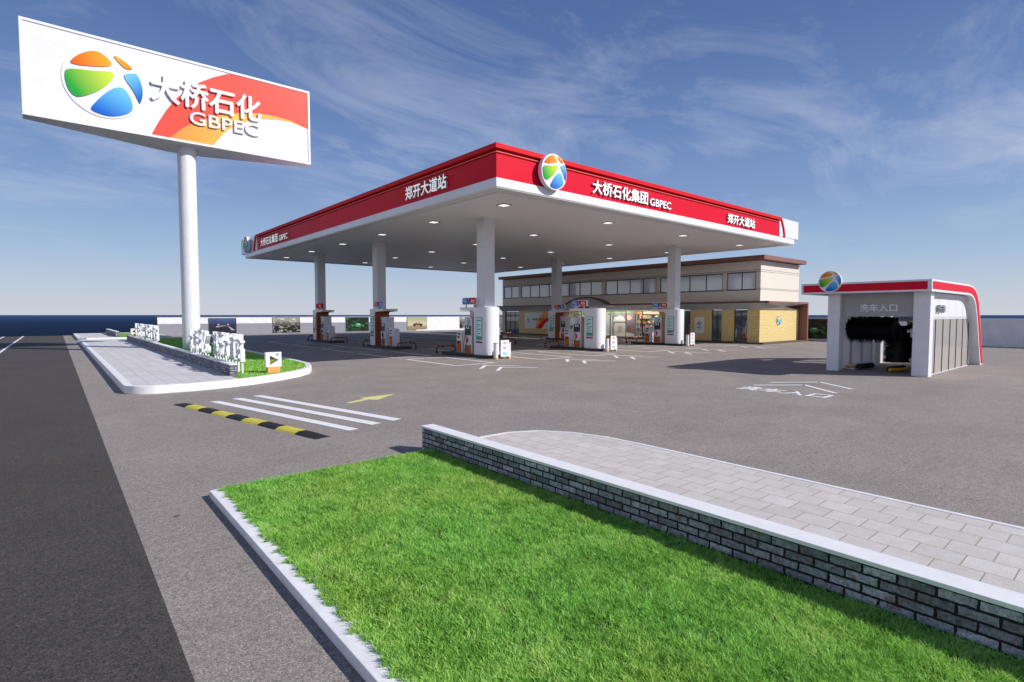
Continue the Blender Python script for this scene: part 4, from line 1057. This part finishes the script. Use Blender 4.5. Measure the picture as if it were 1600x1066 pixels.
i2 = inner[::-1]; i2 = [(23.8, 3.14), (29.6, 3.14), (30.1, 3.11), (30.45, 3.04), (30.75, 2.92), (31.0, 2.72), (31.22, 2.42), (31.5, 1.95), (31.95, .98), (32.42, 0)]
FB = frame('S', (-KX, 5.25-KY, 0))
mb = MB(FB); strip_poly(mb, outer, i2, -.40, 0); mb.build('side_arch', M_WHITE, t)
mb = MB(frame('S', (-KX, 9.25-KY, 0))); strip_poly(mb, outer, i2, -.40, 0); mb.build('side_arch', M_WHITE, t)
def lerp2(a, b, k): return (a[0]*(1-k)+b[0]*k, a[1]*(1-k)+b[1]*k)
ro = [lerp2(a_, b_, .16) for a_, b_ in zip(outer, i2)]; ri = [lerp2(a_, b_, .80) for a_, b_ in zip(outer, i2)]
ro[0] = (23.92, ro[0][1]); ri[0] = (23.92, ri[0][1])
ro[-1] = (32.9, .06); ri[-1] = (32.55, .06)
mb = MB(FB); strip_poly(mb, ro, ri, 0, .012); mb.build('red_band', M_RED, t)
K(MB(), 23.8, 30.2, 5.66, 9.24, 3.16, 3.555).build('roof', M_WHITE, t)
mb = MB(); K(mb, 23.795, 23.80, 5.30, 9.6, 3.14, 3.57); mb.build('front_fascia', M_WHITE, t)
mb = MB(); K(mb, 23.783, 23.795, 5.37, 9.56, 3.21, 3.50); mb.build('red_band', M_RED, t)
for y0, y1 in ((5.42, 5.94), (8.42, 8.87)):
    K(MB(), 24.5, 24.96, y0, y1, 0, 3.15).build('column', M_WHITE, t, bevel=.01)
K(MB(), 24.7, 24.86, 5.942, 8.418, 2.24, 3.15).build('lintel', painted('lintel_grey', (.36, .36, .37), .5), t)
mb = MB(frame('W', (24.7-KX, -KY, 0))); add_text(mb, '洗车入口', -7.76, -6.49, 2.42, 2.73, 0, .03, .022); mb.build('lettering', M_WHITE, t)
emblem('emblem', frame('W', (23.78-KX, 8.53-KY, 3.62)), .42, .1, t)
# side wall: white upper panel, tan glass with dark mullions
mb = MB(frame('S', (-KX, 5.55-KY, 0))); mb.prism([(24.96, 2.22), (31.55, 2.22), (31.35, 2.62), (31.1, 2.85), (30.7, 3.0), (30.0, 3.06), (24.96, 3.08)], -.1, 0); up = mb.build('upper_panel', M_WHITE, t)
mb = MB(frame('S', (-KX, 5.55-KY, 0))); mb.prism([(24.97, 3.0), (30.0, 2.98), (30.7, 2.92), (31.05, 2.78), (31.3, 2.55), (31.5, 2.24), (31.6, 2.24), (31.42, 2.62), (31.15, 2.88), (30.72, 3.04), (30.0, 3.1), (24.97, 3.12)], 0, .1); mb.build('rim', M_GREY, t)
mb = MB(frame('S', (-KX, 5.55-KY, 0)))
for x in (26.3, 27.7, 29.0, 30.2): mb.box(x, x+.015, 2.23, 2.97, 0, .004)
mb.build('panel_joint', M_GREY, t)
mb = MB(frame('S', (-KX, 5.55-KY, 0))); add_text(mb, '洗车', 25.75, 27.0, 2.38, 2.68, .02, .09, .02, shear=.2); mb.build('lettering', M_STEEL, t)
mb = MB(); K(mb, 24.965, 31.6, 5.55, 5.65, 2.12, 2.215)
K(mb, 24.965, 31.6, 5.55, 5.65, 0, .04); wf = mb.build('window_wall', M_GREY, t)
for k in range(6):
    x = 25.9+k*1.12
    mb = MB(); K(mb, x, x+.045, 5.545, 5.65, .04, 2.12); mb.build('mullion', M_FRAME, wf)
mb = MB(); K(mb, 24.97, 31.6, 5.565, 5.577, .04, 2.12); mb.build('pane', M_TAN, wf)
for k in range(5):
    x = 26.0+k*1.35
    K(MB(), x, x+.35, 8.52, 8.84, 0, 3.15).build('pillar', M_GREY, t)
K(MB(), 24.96, 31.6, 8.60, 8.78, 2.35, 3.15).build('beam', M_GREY, t)
# machine
t = thing('wash_machine', (26.6, 7.2, 0), 'car wash machine with black rotating brushes inside the entrance', 'car wash machine')
def brush(name, r, L_, n, parent, loc, rot, seed):
    rs = np.random.default_rng(seed); mb = MB()
    rings = int(L_/.045)
    for k in range(rings):
        z = -L_/2+L_*k/rings; ph = rs.random()*6
        for j in range(n):
            a = 2*math.pi*j/n+ph; rr = r*(.86+.18*rs.random()); w = .05
            c, s_ = math.cos(a), math.sin(a)
            mb.add([(-s_*w+c*.08, c*w+s_*.08, z), (s_*w+c*.08, -c*w+s_*.08, z+.01), (c*rr+s_*w*.8, s_*rr-c*w*.8, z+.02+.04*rs.random()), (c*rr-s_*w*.8, s_*rr+c*w*.8, z+.03*rs.random())], [(0, 1, 2, 3)])
    mb.cyl((0, 0), r*.72, -L_/2+.02, L_/2-.02, 20)
    o = mb.build(name, M_BR, parent); o.location = loc; o.rotation_euler = rot; return o
M_BR = mat('brush_bristle', (.006, .007, .010), .6)
brush('horizontal_brush', .56, 1.72, 26, t, (-.4, .55, 1.66), (R(90), 0, 0), 1)
brush('vertical_brush', .5, 1.55, 24, t, (.35, -.2, 1.08), (0, 0, 0), 2)
brush('vertical_brush', .42, 1.6, 22, t, (1.9, -.5, 1.2), (0, 0, 0), 3)
mb = MB(); mb.box(-.3, 2.6, -1.35, -1.2, 2.0, 2.2); mb.box(-.2, -.05, -1.35, -1.2, 0, 2.0); mb.box(2.4, 2.55, -1.35, -1.2, 0, 2.0); mb.box(2.3, 2.45, 1.05, 1.2, 0, 2.2); mb.box(2.35, 2.5, -1.2, 1.05, 2.0, 2.2); mb.build('gantry', M_WHITE, t, bevel=.01)
mb = MB(); mb.box(-.35, .25, -.75, -.65, 1.58, 1.70); mb.box(-.3, .1, -1.05, -.75, 1.4, 1.75); mb.box(.05, .12, -.95, -.9, .2, 1.4); mb.build('brush_arm', M_WHITE, t, bevel=.01)
t = thing('guide_rail', (25.5, 8.0, 0), 'yellow wheel guide rail with black roller on the wash floor, left side', 'guide rail', 'wheel guides in the car wash')
mb = MB(); mb.tube([(-.35, .35, .14), (.5, .12, .14), (1.9, .12, .14)], .06, 10); mb.build('rail', M_YELM, t, smooth=True)
mb = MB(); mb.tube([(.1, .02, .16), (1.1, -.16, .16)], .11, 14); mb.build('roller', M_BLACK, t, smooth=True)
mb = MB(); mb.box(.2, 2.3, .2, .5, 0, .22); mb.build('conveyor', M_WHITE, t, bevel=.02)
t2 = thing('guide_rail', (25.7, 6.6, 0), 'yellow wheel guide rail with black roller on the wash floor, right side', 'guide rail', 'wheel guides in the car wash')
mb = MB(); mb.tube([(-.35, .25, .12), (.1, .0, .12), (1.6, -.15, .12)], .06, 10); mb.build('rail', M_YELM, t2, smooth=True)
mb = MB(); mb.tube([(-.3, .3, .14), (.9, .12, .14)], .1, 14); mb.build('roller', M_BLACK, t2, smooth=True)

# ------------------------------------------------------------------ light
KXs, KYs = .87, 1.25
sunvec = Vector((KXs, -KYs, 1.)).normalized()
elev = math.asin(sunvec.z)
sd = bpy.data.lights.new('sun', 'SUN'); sd.energy = 4.5; sd.angle = R(.5); sd.color = (1., .965, .93)
so = bpy.data.objects.new('sun', sd); COL.objects.link(so); so.rotation_euler = sunvec.to_track_quat('Z', 'Y').to_euler()
W = bpy.data.worlds.new('World'); SC.world = W; W.use_nodes = True; nt = W.node_tree; nt.nodes.clear()
class WN(NT):
    def __init__(s, t): s.t = t; s.b = None
N = WN(nt)
sky = N.n('ShaderNodeTexSky', sky_type='NISHITA'); sky.sun_disc = False; sky.sun_elevation = elev
sky.sun_rotation = math.atan2(sunvec.x, sunvec.y); sky.air_density = 1.0; sky.dust_density = 1.2; sky.ozone_density = 3.0; sky.altitude = 100
tc = N.n('ShaderNodeTexCoord').outputs['Generated']
sp = N.n('ShaderNodeSeparateXYZ'); N.l(tc, sp.inputs[0])
zc = N.math('MAXIMUM', sp.outputs[2], .03)
# project the direction on a high cloud sheet
cx = N.math('DIVIDE', sp.outputs[0], N.math('ADD', zc, .12)); cy = N.math('DIVIDE', sp.outputs[1], N.math('ADD', zc, .12))
cb = N.n('ShaderNodeCombineXYZ'); N.l(cx, cb.inputs[0]); N.l(cy, cb.inputs[1])
mp = N.n('ShaderNodeMapping'); mp.inputs['Rotation'].default_value = (0, 0, R(-62)); mp.inputs['Location'].default_value = (3.1, 1.7, 0); mp.inputs['Scale'].default_value = (.8, 1.7, 1); N.l(cb.outputs[0], mp.inputs[0])
n1 = N.noise(mp.outputs[0], 1.15, 12, .68, .9)
n2 = N.noise(cb.outputs[0], .55, 4, .55)
mask = N.ramp(N.math('MULTIPLY', n1, N.math('MULTIPLY_ADD', n2, 1.9, .10)), [(.50, (0, 0, 0)), (.88, (1, 1, 1))])
fade = N.ramp(sp.outputs[2], [(.05, (0, 0, 0)), (.22, (1, 1, 1))])
fac = N.math('MULTIPLY', N.math('MULTIPLY', mask, fade), .44)
grad = N.ramp(sp.outputs[2], [(0., (.67, .70, .78)), (.04, (.55, .63, .76)), (.1, (.37, .52, .74)), (.2, (.225, .35, .63)), (.3, (.16, .265, .54)), (.42, (.10, .18, .42)), (.52, (.078, .148, .37)), (1., (.03, .085, .29))])
sc_ = N.n('ShaderNodeVectorMath', operation='SCALE'); N.l(grad, sc_.inputs[0]); sc_.inputs['Scale'].default_value = 8.8
c = N.mix(sky.outputs[0], sc_.outputs[0], .88)
# added glow in the unseen western sky, fills the shaded west-facing whites
wf_ = N.math('MULTIPLY', N.ramp(N.math('MULTIPLY', sp.outputs[0], -1.), [(.1, (0, 0, 0)), (.8, (1, 1, 1))]), N.ramp(sp.outputs[2], [(0., (1, 1, 1)), (.42, (0, 0, 0))]))
c = N.mix(c, (10.5, 10.2, 10.3), N.math('MULTIPLY', wf_, .7))
c = N.mix(c, (6.2, 6.6, 7.6), fac)
bg = N.n('ShaderNodeBackground', i_Strength=.10); N.l(c, bg.inputs[0])
out = N.n('ShaderNodeOutputWorld'); N.l(bg.outputs[0], out.inputs[0])

# ------------------------------------------------------------------ camera and view
cd = bpy.data.cameras.new('camera'); cd.sensor_width = 36; cd.lens = 850/1600*36; cd.clip_end = 20000; cd.clip_start = .05
co = bpy.data.objects.new('camera', cd); COL.objects.link(co); co.location = (0, 0, 2.3)
co.rotation_euler = (R(90)-math.atan(41/850), 0, R(-40)); SC.camera = co
vs = SC.view_settings; vs.view_transform = 'Standard'; vs.look = 'None'; vs.gamma = 1; vs.exposure = .12
